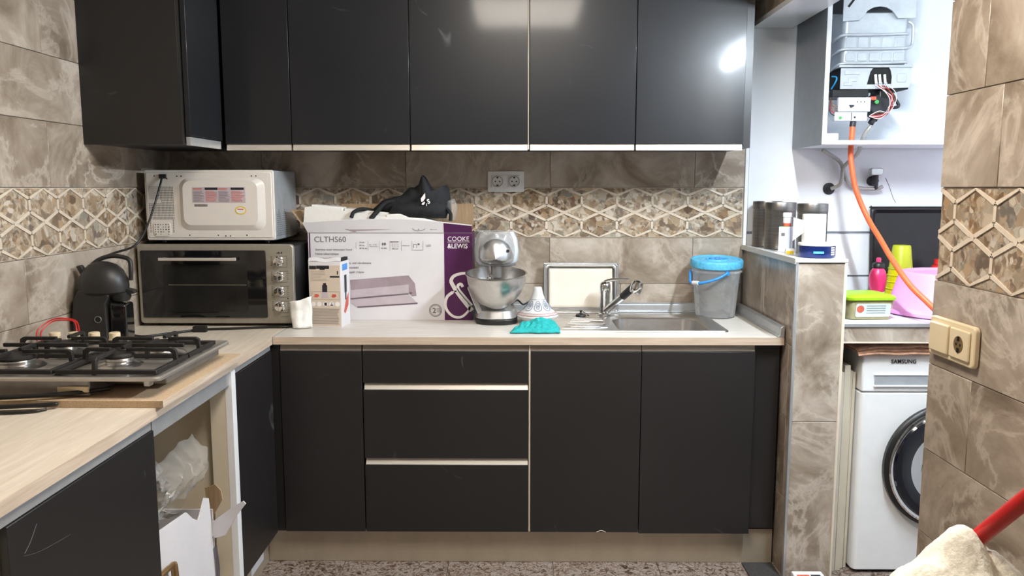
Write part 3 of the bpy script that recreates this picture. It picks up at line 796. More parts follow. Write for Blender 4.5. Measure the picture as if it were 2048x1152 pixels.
for j in range(8): dot(-.240, .046 + j * .0065); dot(-.148, .046 + j * .0065)
vent.build('vent_holes', 'dark', bpo, kind='stuff')
b2 = MB().prism(rrect(-.228, -.158, .028, .086, .014), -.1665, -.163).build('vent_boss', 'whitepaint', mw, bevel=.002, smooth=40)
vent = MB(); rnd = random.Random(5)
for i in range(6):
    for j in range(5):
        if rnd.random() < .85: 
            x = -.222 + i * .0105; z = .035 + j * .0095; w = rnd.choice((.003, .005)); vent.add([(x, -.1668, z), (x + w, -.1668, z), (x + w, -.1668, z + .004), (x, -.1668, z + .004)], [(0, 1, 2, 3)])
vent.build('vent_holes', 'dark', b2)
MB().box(-.194, -.166, -.172, -.1625, .258, .275).build('cord_grip', 'black', mw, bevel=.002)
lb = MB().box(-.062, .149, -.1773, -.1768, .162, .224).build('rating_label', 'mauve_l', mw)
q = MB()
for a, b in ((-.011, .040), (.092, .144)): q.box(a, b, -.1777, -.1774, .213, .222)
q.build('black_heading', 'inkdark', lb, kind='stuff')
q = MB(); rnd = random.Random(8)
for (a, b) in ((-.058, -.014), (-.009, .038), (.043, .088), (.093, .145)):
    for j in range(10):
        z = .168 + j * .0043
        q.box(a, b - rnd.uniform(0, .015), -.1777, -.1774, z, z + .0018, 0 if (a in (-.009, .093)) else 1)
for a in (-.058, .043): q.box(a, a + .035, -.1777, -.1774, .215, .219, 0)
q.build('label_print', ['redprint', 'ink'], lb, kind='stuff')
q = MB(); x = -.055
for j in range(16): w = rnd.uniform(.001, .003); q.box(x, x + w, -.1773, -.1768, .147, .157); x += w + .0012
q.build('barcode_sticker', 'ink', mw)
q = MB(); q.lathe([(0, 0), (.022, 0), (.022, .0006), (0, .0006)], 28, T=Matrix.Translation((.128, -.1767, .132)) @ Matrix.Rotation(PI / 2, 4, 'X'), sy=.75); st = q.build('oval_sticker', 'yolk', mw)
q = MB(); q.lathe([(0, 0), (.018, 0), (.018, .0006), (0, .0006)], 28, T=Matrix.Translation((.128, -.1775, .132)) @ Matrix.Rotation(PI / 2, 4, 'X'), sy=.68); q.build('sticker_centre', 'inkwhite', st)
MB().box(.116, .140, -.1787, -.1782, .135, .139).build('sticker_print', 'redprint', st)
sd = MB()
for j in range(12):
    for k in range(13):
        y = -.125 + j * .0135 + (k % 2) * .006; z = .03 + k * .0085
        if z > .115 + .02 * math.sin(j): continue
        sd.add([(.2562, y - .0024, z - .0024), (.2562, y + .0024, z - .0024), (.2562, y + .0024, z + .0024), (.2562, y - .0024, z + .0024)], [(0, 1, 2, 3)])
sd.build('side_vents', 'dark', mb)
sc = MB()
for x, z in ((-.215, .268), (.19, .268), (.172, .268), (-.125, .267), (-.108, .267), (.06, .030), (.079, .030), (.145, .033), (-.085, .033), (.03, .033), (-.165, .257)): sc.cyl((x, -.1634, z), (x, -.1645, z), .0028, n=8)
sc.build('screws', 'darkmetal', mw, kind='stuff')
for x in (-.21, .21):
    for y in (-.11, .13): MB().cyl((x, y, 0), (x, y, .013), .012, n=12).build('foot', 'black', mw)
mc = MB(); mc.tube([(-1.412, 3.186, 1.492), (-1.415, 3.165, 1.45), (-1.435, 3.13, 1.35), (-1.462, 3.10, 1.265), (-1.485, 3.06, 1.225), (-1.50, 2.96, 1.212), (-1.505, 2.88, 1.20), (-1.510, 2.80, 1.17), (-1.513, 2.79, 1.05), (-1.513, 2.80, .92)], .0042, 8)
tag(mc.build('power_cord', 'black', smooth=60), 'black power cord hanging from the back of the microwave', 'cord')
oc = MB(); oc.tube([(-.8825, 3.49, .9056), (-.8825, 3.30, .9056), (-.90, 3.13, .9056), (-1.0, 3.10, .906), (-1.12, 3.07, .906), (-1.22, 3.05, .906), (-1.30, 2.98, .906), (-1.38, 2.90, .906), (-1.44, 2.93, .906)], .0045, 8)
oc.box(-1.25, -1.20, 3.015, 3.035, .901, .922)
tag(oc.build('power_cord', 'black', smooth=60), 'black power cord lying on the worktop in front of the oven', 'cord')

# ================================================================== COFFEE MACHINE
cm = thing('coffee_machine', 'charcoal capsule coffee machine with rounded head beside the oven', 'coffee machine', (-1.41, 2.72, WT), R(8))
# local x right(room), y away; body column left, brew head on the right
bd = MB(); prof = [(-.102, 0), (.085, 0), (.085, .012), (.02, .016), (.006, .03), (.004, .16), (.012, .175), (.018, .19), (-.05, .215), (-.085, .205), (-.098, .175), (-.105, .12)]
bd.prism(prof, -.052, .052); bd.build('body', 'charcoal', cm, bevel=.012, seg=4, smooth=50)
hd = MB(); hd.lathe([(0, .304 - .18), (.02, .302 - .18), (.045, .292 - .18), (.066, .272 - .18), (.078, .245 - .18), (.082, .22 - .18), (.080, .20 - .18), (.06, .185 - .18), (0, .18 - .18)], 36, (-.015, 0, .178), sy=.78)
hd.build('brew_head', 'charcoal', cm, smooth=40)
nz = MB(); nz.lathe([(0, 0), (.03, 0), (.036, .012), (.036, .03), (.02, .04), (0, .04)], 24, (.035, 0, .165)); nz.build('nozzle', 'black', cm, smooth=40)
MB().prism([(.04, .185), (.085, .19), (.092, .196), (.085, .202), (.045, .212)], -.02, .02).build('capsule_lever', 'black', cm, bevel=.003)
tk = MB(); tk.prism([(.010, .02), (.062, .02), (.066, .05), (.066, .155), (.012, .165)], -.042, .042); tk.build('drip_column', 'blackgloss', cm, bevel=.008, seg=3, smooth=50)
rg = MB(); rg.tube([(-.022 + .0105 * math.cos(a), -.0535, .108 + .0105 * math.sin(a)) for a in [2 * PI * k / 14 for k in range(14)]], .0014, 6, sub=2, closed=True); rg.build('button_ring', 'silver', cm, smooth=60)
MB().lathe([(0, 0), (.009, 0), (.009, .002), (0, .002)], 20, T=Matrix.Translation((-.022, -.052, .108)) @ Matrix.Rotation(PI / 2, 4, 'X')).build('button', 'black', cm)
lv = MB(); lv.tube([(-.055, .0, .282), (-.03, .01, .306), (.01, .012, .318), (.05, .01, .314), (.072, .005, .302), (.076, 0, .27), (.074, 0, .235)], lambda t: .0075, 10); lv.build('lever_arm', 'charcoal', cm, smooth=60)
MB().prism([(-.098, .285), (-.082, .29), (-.066, .262), (-.082, .25)], -.012, .012).build('tank_tab', 'charcoal', cm, bevel=.003)

# ================================================================== COOKER HOOD BOX
hb = thing('cooker_hood_box', 'open white and purple carton of a cooker hood on the worktop', 'box', (-.53, 3.31, WT + .0006))
BX0, BX1 = -.343, .338; BH = .365
# four walls with thickness (front printed)
MB().box(BX0, BX1, .0, .004, 0, BH).build('front_panel', 'cardwhite', hb)
MB().box(BX0, BX1, .186, .19, 0, BH).build('back_panel', 'card', hb)
MB().box(BX0, BX0 + .004, .004, .186, 0, BH).build('side_panel', 'purple', hb)
MB().box(BX1 - .004, BX1, .004, .186, 0, BH).build('side_panel', 'purple', hb)
MB().box(BX0 + .004, BX1 - .004, .004, .186, 0, .004).build('bottom_panel', 'card', hb)
# front flap bent slightly back, wavy upper edge
def flap_top(u): return BH + .040 + .016 * math.sin(PI * (u * .9 + .05)) - .012 * max(0, u - .6) / .4
fl = MB(); fl.grid(24, 3, lambda u, v: (BX0 + (BX1 - BX0) * u + (-.016 if False else 0) - .018 * (1 - u) * v * (u < .06), -.012 * v, BH + .001 + (flap_top(u) - BH) * v))
fp = fl.build('front_flap', 'cardwhite', hb, solid=.003)
fe = MB(); fe.tube([(BX0 + (BX1 - BX0) * u, -.012, flap_top(u) + .0008) for u in [k / 16 for k in range(17)]], .0022, 6, sub=2); fe.build('torn_edge', 'inkwhite', fp)
# big white inner flap leaning over from the left, and foam blocks inside
wf = MB(); wf.prism([(-.362, .408), (-.355, .470), (-.33, .474), (-.02, .432), (-.012, .416)], .010, .016); wf.build('top_flap', 'cardinner', hb)
fo = MB(); fo.prism([(-.33, .30), (-.33, .482), (-.20, .470), (-.195, .30)], .02, .10); fo.prism([(-.195, .3), (-.195, .466), (.0, .446), (.0, .3)], .03, .13); fo.build('foam_block', 'cardinner', hb, bevel=.003)
f2 = MB(); f2.prism([(-.02, .30), (-.02, .441), (.04, .444), (.075, .428), (.14, .424), (.2, .41), (.25, .39), (.30, .30)], .012, .09); f2.build('foam_block', 'cardinner', hb, bevel=.004)
MB().box(-.24, BX1 - .004, .184, .188, BH, .482).build('back_flap', 'card', hb)
sf = MB(); sf.prism([(0, 0), (.19, 0), (.19, .11), (.02, .12)], 0, .004, 'x', T=Matrix.Translation((BX0, 0, BH)) @ Matrix.Rotation(R(-38), 4, 'Y')); sf.build('side_flap', 'card', hb)
sf = MB(); sf.prism([(0.02, 0), (.19, 0), (.18, .10), (.05, .095)], 0, .004, 'x', T=Matrix.Translation((BX1 - .004, 0, BH + .01)) @ Matrix.Rotation(R(50), 4, 'Y')); sf.build('side_flap', 'card', hb)
# print on the front
PF = -.0006
MB().box(.2215, BX1, -.0005, .0, 0, BH).build('purple_panel', 'purple', hb)
pf2 = MB(); pf2.grid(8, 2, lambda u, v: (.2215 + (BX1 - .2215) * u, -.0022 - .012 * v, BH + .001 + (flap_top((.2215 + (BX1 - .2215) * u - BX0) / (BX1 - BX0)) - BH - .003) * v)); pf2.build('purple_flap_print', 'purple', fp)
MB().box(BX0 + .004, BX0 + .009, -.0005, 0, 0, BH).build('purple_edge', 'purple', hb)
text('CLTHS60', .033, 'ink', hb, (-.318, PF, .327), sx=1.02)
text('Stainless steel telescopic hood\nHotte télescopique\nacier inoxydable', .0125, 'ink', hb, (-.314, PF, .292), line=1.45, name='printed_text')
text('Okap kuchenny teleskopowy, stal nierdzewna\nHota telescopica din otel inoxidabil\nВытяжка из нержавеющей стали\nCampana telescópica\nde acero inoxidable', .0125, 'ink', hb, (-.314, PF, .236), line=1.55, name='printed_text')
text('COOKE', .0275, 'inkwhite', hb, (.2355, -.0012, .331), spacing=1.02, sx=.93)
text('&LEWIS', .0275, 'inkwhite', hb, (.2355, -.0012, .3015), spacing=.98, sx=.92, bold=.0004)
MB().box(.2355, .3285, -.0012, -.0006, .3265, .3282).build('logo_rule', 'inkwhite', hb)
am = MB()
def ribbon(pts, w):
    P = spline([(a, 0, b) for a, b in pts], 8); vs = []; fs = []
    for i, p in enumerate(P):
        t = (P[min(i + 1, len(P) - 1)] - P[max(i - 1, 0)]).normalized(); nrm = Vector((-t.z, 0, t.x)); tt = i / (len(P) - 1); ww = w(tt) if callable(w) else w
        for e in (-1, 1): vs.append((p.x + nrm.x * e * ww, -.0013, p.z + nrm.z * e * ww))
    fs = [(2 * i, 2 * i + 1, 2 * i + 3, 2 * i + 2) for i in range(len(P) - 1)]
    am.add(vs, fs)
ribbon([(.298, .140), (.290, .152), (.278, .146), (.280, .130), (.300, .104), (.335, .062)], lambda t: .006)
ribbon([(.336, .186), (.318, .196), (.292, .196), (.262, .186), (.250, .168), (.256, .148), (.285, .104), (.336, .040)], lambda t: .004 + .006 * t)
ribbon([(.256, .118), (.232, .098), (.224, .064), (.236, .034), (.262, .014), (.292, .014), (.318, .036), (.328, .058)], lambda t: .0065 - .002 * t)
ribbon([(.256, .118), (.262, .121), (.272, .122)], .003)
am.build('ampersand', 'inkwhite', hb)
# pictogram row
pi = MB()
for k, x in enumerate((-.094, -.048, -.003, .044, .088, .134)): pi.box(x, x + .0007, PF - .0005, PF, .292, .332)
for a in ((-.144, -.1435, .30, .326),): pi.box(a[0], a[1], PF - .0005, PF, a[2], a[3])
pi.box(-.088, -.055, PF - .0005, PF, .308, .309)
for a, b in ((-.036, -.030), (-.028, -.02)): pi.box(a, b, PF - .0005, PF, .314, .324)
pi.prism([(.0, .326), (.03, .326), (.036, .33), (-.004, .33)], PF - .0005, PF)
for k in range(4): pi.box(.006 + k * .008, .0068 + k * .008, PF - .0005, PF, .304, .322)
pi.box(.094, .096, PF - .0005, PF, .303, .318); pi.box(.094, .108, PF - .0005, PF, .316, .318); pi.box(.112, .120, PF - .0005, PF, .315, .322); pi.box(.107, .1085, PF - .0005, PF, .303, .318)
pi.box(.088, .134, PF - .0005, PF, .2935, .2942); pi.build('pictograms', 'ink', hb, kind='stuff')
text('16 cm\n60 cm\n28-46 cm', .0085, 'ink', hb, (-.130, PF, .323), line=1.45, name='printed_text')
text('N  I  0  B', .008, 'ink', hb, (-.089, PF, .313), name='printed_text')
text('65 dBA', .0075, 'ink', hb, (-.039, PF, .299), name='printed_text'); text('290 m³/h', .0075, 'ink', hb, (.004, PF, .296), name='printed_text')
text('Ø150 mm', .007, 'ink', hb, (.049, PF, .31), name='printed_text'); text('LED', .0125, 'ink', hb, (.146, PF, .308))
# printed hood
ph = MB(); Yp = PF - .0004
ph.prism([(-.170, .126), (-.172, .169), (.072, .188), (.072, .150)], Yp, PF, mi=0)
ph.prism([(.072, .188), (.098, .155), (.104, .102), (.085, .100), (.072, .116)], Yp, PF, mi=0)
ph.prism([(-.170, .126), (.072, .150), (.072, .116), (-.172, .092)], Yp, PF, mi=1)
ph.prism([(-.172, .092), (.072, .114), (.072, .108), (-.172, .086)], Yp - .0002, PF, mi=2)
ph.prism([(-.172, .086), (.072, .108), (.108, .070), (-.144, .053), (-.172, .072)], Yp, PF, mi=1)
ph.prism([(-.144, .057), (.108, .074), (.108, .068), (-.144, .051)], Yp - .0002, PF, mi=2)
ph.box(.074, .086, Yp - .0003, PF, .110, .118, 2)
ph.build('printed_hood', ['mauve', 'mauve_l', 'mauve_d'], hb)
ps = MB(); ps.prism([(-.20, BH + .016), (-.185, BH + .036), (-.02, BH + .036), (.0, BH + .014), (-.15, BH + .008)], -.0045, -.0035, T=Matrix.Rotation(0, 4, 'X')); ps.prism([(-.215, BH + .022), (-.20, BH + .022), (-.14, BH + .006), (-.145, BH + .004)], -.005, -.0035)
ps.build('printed_hood', 'mauve', fp)
q = MB(); q.tube([(.118 + .026 * math.cos(a), -.0052, BH + .019 + .009 * math.sin(a)) for a in [2 * PI * k / 16 for k in range(16)]], .0009, 5, sub=2, closed=True); q.build('seal_ring', 'ink', fp)
text('2', .016, 'ink', fp, (.113, -.0052, BH + .0135)); text('0.1.76', .0115, 'inkdark', fp, (.165, -.0048, BH + .013), bold=.0004)
q = MB()
for rr, ww in ((.0255, .0012), (.021, .0008)): q.tube([(.183 + rr * math.cos(a), PF - .0004, .041 + rr * math.sin(a)) for a in [2 * PI * k / 24 for k in range(24)]], ww, 5, sub=2, closed=True)
q.build('seal_ring', 'ink', hb); text('2', .031, 'ink', hb, (.170, PF, .030), bold=.0006); text('YEAR\nGUAR\nANTEE', .0065, 'ink', hb, (.187, PF, .046), line=1.0)
MB().box(BX0 + .01, BX1, -.0008, 0, .3635, .3648).build('fold_crease', 'ink', hb)

# black bag on the box
bg = thing('black_bag', 'crumpled black drawstring bag lying on the open hood box', 'bag', (-.42, 3.385, 1.345))
out = [(-.200, .012), (-.15, .055), (-.10, .070), (-.075, .073), (-.045, .100), (-.035, .108), (-.02, .105), (.0, .120), (.010, .150), (.022, .158), (.034, .146), (.048, .120), (.062, .100), (.085, .082), (.104, .084), (.112, .112), (.120, .118), (.130, .095), (.136, .05), (.138, .01), (.11, -.018), (.05, -.022), (-.02, -.016), (-.07, -.008), (-.14, .006)]
bb = MB(); bb.inflate(out, .055, 7, 0, jit=.012, seed=4); bb.build('body', 'blackfab', bg, smooth=80)
f = MB(); f.inflate([(.01, .06), (.02, .16), (.03, .15), (.06, .09), (.07, .05), (.045, .03)], .02, 4, -.05, jit=.006, seed=9); f.build('fold', 'blackfab', bg, smooth=80)
f = MB(); f.inflate([(-.12, .0), (-.10, .035), (-.02, .05), (.10, .045), (.13, .02), (.12, -.02), (0, -.022)], .024, 4, -.05, jit=.008, seed=2); f.build('fold', 'blackfab', bg, smooth=80)
for pts_, r_ in (([(-.07, -.03, .05), (-.13, -.04, .045), (-.165, -.06, .01), (-.19, -.075, -.022)], .010), ([(-.19, -.01, .01), (-.23, -.055, .018), (-.26, -.075, .006), (-.268, -.085, -.016)], .008), ([(.12, -.05, .02), (.138, -.06, .0), (.138, -.065, -.03)], .008)):
    s = MB(); s.tube(pts_, r_, 8); s.build('strap', 'blackfab', bg, smooth=80)
q = MB(); q.prism([(.020, .048), (.018, .062), (.030, .078), (.036, .084), (.037, .064), (.028, .05)], -.0795, -.0775); q.prism([(.022, .036), (.022, .042), (.034, .050), (.036, .046), (.03, .036)], -.0795, -.0775); q.build('logo_mark', 'inkwhite', bg)
text('S', .026, 'inkwhite', bg, (.047, -.0795, .040), (PI / 2, R(-20), 0), bold=.0008); text('i', .016, 'inkwhite', bg, (.040, -.0795, .032), bold=.0006)
w = MB(); w.inflate([(.10, -.02), (.12, .05), (.15, .062), (.165, .03), (.155, -.03)], .02, 3, -.02, jit=.006); w.build('clear_wrap', 'film', bg, smooth=60)

# ================================================================== SMALL BLENDER BOX
sbx = thing('appliance_box', 'narrow white carton of a hand chopper standing before the hood box', 'box', (-.763, 3.129, WT), R(-4))
MB().prism([(-.066, 0), (.064, 0), (.064, .118), (-.066, .118)], 0, .262, 'z').build('carton', 'cardwhite', sbx, bevel=.001)
tf = MB(); tf.grid(8, 2, lambda u, v: (-.066 + .13 * u, .0 - .004 * v + .012 * v, .262 + .014 * v + .003 * math.sin(u * 9))); tf.build('torn_flap', 'cardwhite', sbx, solid=.002)
MB().box(.050, .064, .02, .10, .262, .275).build('dark_opening', 'dark', sbx)
q = MB(); P_ = -.0006
q.box(-.063, .060, P_, 0, .004, .248); q.build('beige_print', mat('beige_print', (.62, .52, .42), .5, var=.05), sbx)
q = MB()
for a in ((-.062, -.035, .232, .246), (-.02, .0, .23, .242), (-.034, .018, .234, .247)): q.box(a[0], a[1], -.0012, P_, a[2], a[3])
q.box(.020, .058, -.0012, P_, .200, .206); q.box(.049, .053, -.0012, P_, .212, .226); q.box(-.012, .008, -.0013, P_, .142, .170); q.box(-.008, .004, -.0013, P_, .164, .178); q.build('dark_print', 'inkdark', sbx, kind='stuff')
q = MB(); rnd = random.Random(2)
for j in range(7): q.box(-.058, -.058 + rnd.uniform(.04, .065), -.0012, P_, .187 + j * .006, .1878 + j * .006)
for j in range(14): q.box(-.058, .056 - rnd.uniform(0, .01), -.0012, P_, .014 + j * .0046, .0155 + j * .0046)
for a in ((-.057, .057, .1118, .1124), (-.057, .057, .143, .1436), (-.057, -.0565, .1118, .143), (.0565, .057, .1118, .143)): q.box(a[0], a[1], -.0012, P_, a[2], a[3])
q.build('fine_print', 'ink', sbx, kind='stuff')
q = MB(); q.prism([(-.016, .118), (-.014, .150), (.010, .150), (.012, .118)], -.0011, P_); q.build('printed_beaker', 'mauve_l', sbx)
q = MB()
for x in (-.036, .034): q.prism([(x - .010, .122), (x - .006, .134), (x + .008, .133), (x + .010, .124), (x, .120)], -.0012, P_)
q.build('printed_food', 'redprint', sbx)
q = MB()
for k in range(5): q.lathe([(0, 0), (.0095, 0), (.0095, .0005), (0, .0005)], 18, T=Matrix.Translation((-.050 + k * .0245, P_, .094)) @ Matrix.Rotation(PI / 2, 4, 'X'))
q.build('round_icons', 'inkwhite', sbx)
q = MB(); q.box(-.005, .005, -.0016, -.0011, .088, .1); q.box(.019, .030, -.0016, -.0011, .088, .092); q.box(.0235, .0255, -.0016, -.0011, .09, .101); q.build('icon_print', 'inkdark', sbx)
q = MB(); q.box(.0641, .0646, .02, .09, .225, .250, 0); q.box(.0641, .0647, .045, .075, .135, .205, 1); q.box(.0641, .0647, .052, .068, .105, .135, 1); q.prism([(.03, .06), (.06, .10), (.10, .13), (.095, .08), (.05, .05)], .0641, .0646, 'x', 2)
q.build('side_print', ['blue', 'inkdark', 'redprint'], sbx)
# crumpled paper
tp_ = MB(); tp_.grid(12, 12, lambda u, v: (-.026 - .016 * v * (1 - u) + .075 * u + .004 * noise.noise(Vector((u * 3, v * 3, 1))), -.012 + .03 * abs(u - .35) + .016 * v * (1 - u) + .006 * noise.noise(Vector((u * 3, v * 4, 7))), (.100 + .024 * u) * v + .001 + .002 * math.sin(u * 9) * v))
tag(tp_.build('crumpled_paper', 'paper', loc=(-.862, 3.10, WT + .002), smooth=50, solid=.0016), 'crumpled white paper wedged between the oven and the small carton', 'paper')

# ================================================================== STAND MIXER
mx = thing('stand_mixer', 'silver stand mixer with a large steel bowl and clear splash guard', 'mixer', (-.090, 3.238, WT + .0008))
def ell(prof, n=40, c=(0, 0, 0), sy=1.0): return MB().lathe(prof, n, c, sy=sy)
b = MB(); b.prism(rrect(-.086, .086, -.06, .175, .07, 8), 0, .022, 'z'); b.build('foot', 'black', mx, bevel=.004, smooth=40)
b = MB(); L1 = rrect(-.086, .086, -.06, .175, .07, 8); L2 = rrect(-.076, .076, -.048, .168, .06, 8)
n = len(L1); b.add([(x, y, .0225) for x, y in L1] + [(x, y, .058) for x, y in L2], [(i, (i + 1) % n, n + (i + 1) % n, n + i) for i in range(n)] + [tuple(range(n, 2 * n)), tuple(range(n))[::-1]]); b.build('base', 'silver', mx, bevel=.004, smooth=40)
b = MB(); b.prism(rrect(-.05, .05, .125, .172, .02), .05, .24, 'z'); b.build('column', 'silver', mx, bevel=.006, smooth=40)
bw = ell([(.0, .062), (.046, .062), (.050, .066), (.075, .085), (.100, .122), (.115, .160), (.121, .196), (.1255, .199), (.1255, .203), (.119, .203), (.112, .160), (.096, .122), (.070, .088), (.0, .070)], 48)
bwo = bw.build('bowl', 'steel', mx, smooth=50); bwo.rotation_euler = (R(7), 0, 0); bwo.location = (0, 0, .008)
h = MB()
vs = []; n = 22; m_ = 16
# head: rounded nose towards the room, longer towards the wall
def headpt(u, v):
    th = PI * u; y0 = -.08; y1 = .172
    t = v
    r = .076 * (max(0.0, 1 - (1 - min(1, t / .38)) ** 2)) ** .5 if t < .38 else .076
    y = y0 + (y1 - y0) * t
    return (r * math.cos(th), y, .268 + r * math.sin(th) * 1.38 * (1 if t < .5 else 1))
h.grid(24, 16, headpt)
o1 = len(h.v)
h.grid(24, 16, lambda u, v: (lambda p: (p[0] * .97, p[1], .268 - (p[2] - .268) * .30))(headpt(u, v)))
h.build('motor_head', 'silver', mx, smooth=60)
g = ell([(.062, .232), (.078, .236), (.090, .255), (.092, .300), (.086, .345), (.07, .375), (.068, .374), (.083, .345), (.089, .300), (.087, .256), (.076, .239), (.062, .235)], 36, (0, .03, 0), .9); g.build('splash_guard', 'clear2', mx, smooth=60)
nk = MB(); nk.cyl((0, -.01, .19), (0, -.01, .255), .022, .03, 20); nk.build('attachment_hub', 'silver', mx, smooth=40)
wk = MB()
for k in range(6):
    a = PI * k / 6; wk.tube([(-.024 + .0, -.03, .205), (-.024 + .012 * math.cos(a), -.03 + .012 * math.sin(a), .19), (-.024 + .013 * math.cos(a), -.03 + .013 * math.sin(a), .172), (-.024, -.03, .160)], .0012, 5, sub=4); wk.tube([(-.024, -.03, .205), (-.024 - .012 * math.cos(a), -.03 - .012 * math.sin(a), .19), (-.024 - .013 * math.cos(a), -.03 - .013 * math.sin(a), .172), (-.024, -.03, .160)], .0012, 5, sub=4)
wk.cyl((-.024, -.03, .2), (-.024, -.03, .24), .005, n=10); wk.build('whisk', 'chrome', mx, smooth=60)
MB().cyl((.045, -.052, .30), (.049, -.060, .30), .006, n=12).build('lock_button', 'black', mx)
sh = MB(); sh.prism([(-.118, .150), (-.105, .158), (-.055, .05), (-.075, .04)], -.03, -.018); sh.build('bowl_handle', 'silver', mx, bevel=.004)
cr = MB(); cr.tube([(.06, .12, .06), (.085, .14, .075), (.11, .15, .055), (.14, .16, .066), (.17, .18, .062), (.2, .20, .05)], .004, 8); cr.build('cord', 'black', mx, smooth=60)

# ================================================================== TAGINE, CLOTH, TRAY, BUCKET
tg = thing('tagine', 'small white ceramic tagine with blue and red glazed pattern', 'tagine', (.079, 3.245, WT))
ell([(0, 0), (.045, 0), (.052, .004), (.082, .026), (.0855, .032), (.083, .035), (0, .03)], 40).build('dish', 'ceramic', tg, smooth=45)
LID = [(.0845, .0335), (.082, .040), (.062, .056), (.044, .076), (.031, .098), (.025, .112), (.0175, .140), (.0165, .147), (.012, .150), (0, .150)]
ld = ell(LID, 40).build('lid', 'ceramic', tg, smooth=50)
def lid_r(z):
    for (r0, z0), (r1, z1) in zip(LID, LID[1:]):
        if z0 <= z <= z1: return r0 + (r1 - r0) * (z - z0) / (z1 - z0)
    return .08
q = MB()
for zz, w in ((.040, .0014), (.044, .0008), (.0475, .0012)): q.tube([((lid_r(zz) + .0003) * math.cos(a), (lid_r(zz) + .0003) * math.sin(a), zz) for a in [2 * PI * k / 32 for k in range(32)]], w, 5, sub=1, closed=True)
q.build('red_band', 'cerred', ld)
q = MB()
for k in range(8):
    a0 = 2 * PI * k / 8
    def lp(pts):
        q.tube([((lid_r(.076 + dz) + .0003) * math.cos(a0 + da), (lid_r(.076 + dz) + .0003) * math.sin(a0 + da), .076 + dz) for da, dz in pts], .0014, 5, sub=2, closed=True)
    lp([(.30 * math.cos(t) * (1 - .25 * math.sin(t)), .019 * math.sin(t)) for t in [2 * PI * i / 12 for i in range(12)]])
    lp([(.15 * math.cos(t), .011 * math.sin(t)) for t in [2 * PI * i / 10 for i in range(10)]])
    lp([(.05 * math.cos(t), .004 * math.sin(t)) for t in [2 * PI * i / 8 for i in range(8)]])
q.tube([((lid_r(.1) + .0003) * math.cos(a), (lid_r(.1) + .0003) * math.sin(a), .1) for a in [2 * PI * k / 24 for k in range(24)]], .001, 5, sub=1, closed=True)
q.build('blue_pattern', 'cerblue', ld)

cl = MB()
def clothpt(u, v):
    x = -.085 + .17 * u; y = -.048 + .1 * v
    e = min(u, 1 - u, v, 1 - v)
    hgt = .012 * min(1, e * 7) + .040 * math.exp(-((u - .55) ** 2 / .10 + (v - .62) ** 2 / .07)) * (.75 + .5 * noise.noise(Vector((u * 6, v * 5, 3)))) + .018 * abs(noise.noise(Vector((u * 9, v * 7, 5)))) * min(1, e * 12)
    return (x + .012 * noise.noise(Vector((v * 4, u * 2, 1))) - .02 * (1 - v) * (u < .25) * (1 - u * 4), y + .012 * noise.noise(Vector((u * 5, 2, v))), .003 + max(0, hgt))
cl.grid(40, 28, clothpt)
tag(cl.build('cleaning_cloth', 'teal', loc=(.074, 3.045, WT + .0005), smooth=80, solid=.004), 'crumpled teal microfibre cloth at the worktop edge', 'cloth')

ty = thing('baking_tray', 'shallow metal baking tray lined with paper leaning on the wall tiles', 'tray', (.274, 3.4675, WT + .0065)); ty.rotation_euler = (R(-8.5), 0, 0)
q = MB(); o_ = rrect(-.163, .163, 0, .220, .022); i_ = rrect(-.150, .150, .012, .208, .016); b_ = rrect(-.143, .143, .02, .2, .014); n = len(o_)
q.add([(x, .0, z) for x, z in o_] + [(x, 0, z) for x, z in i_] + [(x, .022, z) for x, z in b_], [(i, (i + 1) % n, n + (i + 1) % n, n + i) for i in range(n)] + [(n + i, n + (i + 1) % n, 2 * n + (i + 1) % n, 2 * n + i) for i in range(n)] + [tuple(range(2 * n, 3 * n))])
q.build('pan', 'silver', ty, smooth=30, solid=.0015)
q = MB(); q.tube([(x, -.001, z) for x, z in rrect(-.160, .160, .003, .217, .02, 4)], .0045, 8, sub=2, closed=True); q.build('rolled_rim', 'silver', ty, smooth=60)
q = MB(); q.grid(16, 12, lambda u, v: (-.138 + .276 * u, .0185 + .0015 * noise.noise(Vector((u * 6, v * 5, 0))) - .006 * max(0, abs(u - .5) - .46) / .04, .024 + .172 * v)); q.build('baking_paper', 'parch', ty, smooth=60, solid=.0006)

bk = thing('plastic_bucket', 'clear plastic bucket with blue lid and blue carrying handle', 'bucket', (.848, 3.418, WT + .0060))
PR = [(0, 0), (.080, 0), (.083, .004), (.098, .175), (.101, .188), (.106, .190), (.106, .194), (.1015, .196), (.104, .208), (.107, .210), (.107, .214), (.1045, .214), (.1, .196), (.0965, .176), (.081, .006), (0, .003)]
ell(PR, 48).build('tub', 'clear', bk, smooth=40)
lid = ell([(.1085, .212), (.1105, .214), (.1105, .238), (.107, .243), (.098, .244), (.094, .239), (.05, .240), (.045, .246), (.042, .240), (0, .238)], 48).build('lid', 'skyblue', bk, smooth=35)
lid.rotation_euler = (R(5), 0, 0); lid.location = (0, .0196, .0012)
q = MB(); 
for k in range(5):
    a = 2 * PI * k / 5; q.lathe([(0, 0), (.014, 0), (.012, .005), (0, .006)], 12, (.022 * math.cos(a), .022 * math.sin(a), .241))
q.build('embossed_flower', 'blue', lid, smooth=60)
hn = MB(); pts = []
for k in range(15):
    a = PI * k / 14
    # hangs forward and to the left, hinged left and right of the rim
    x = .108 * math.cos(a); s_ = math.sin(a)
    pts.append((x * .62 + -.118 * s_ * .55 - .0, -.06 * (1 if k < 99 else 1) * s_ - .085 * (1 - abs(x) / .108) - .0, .192 - .058 * s_))
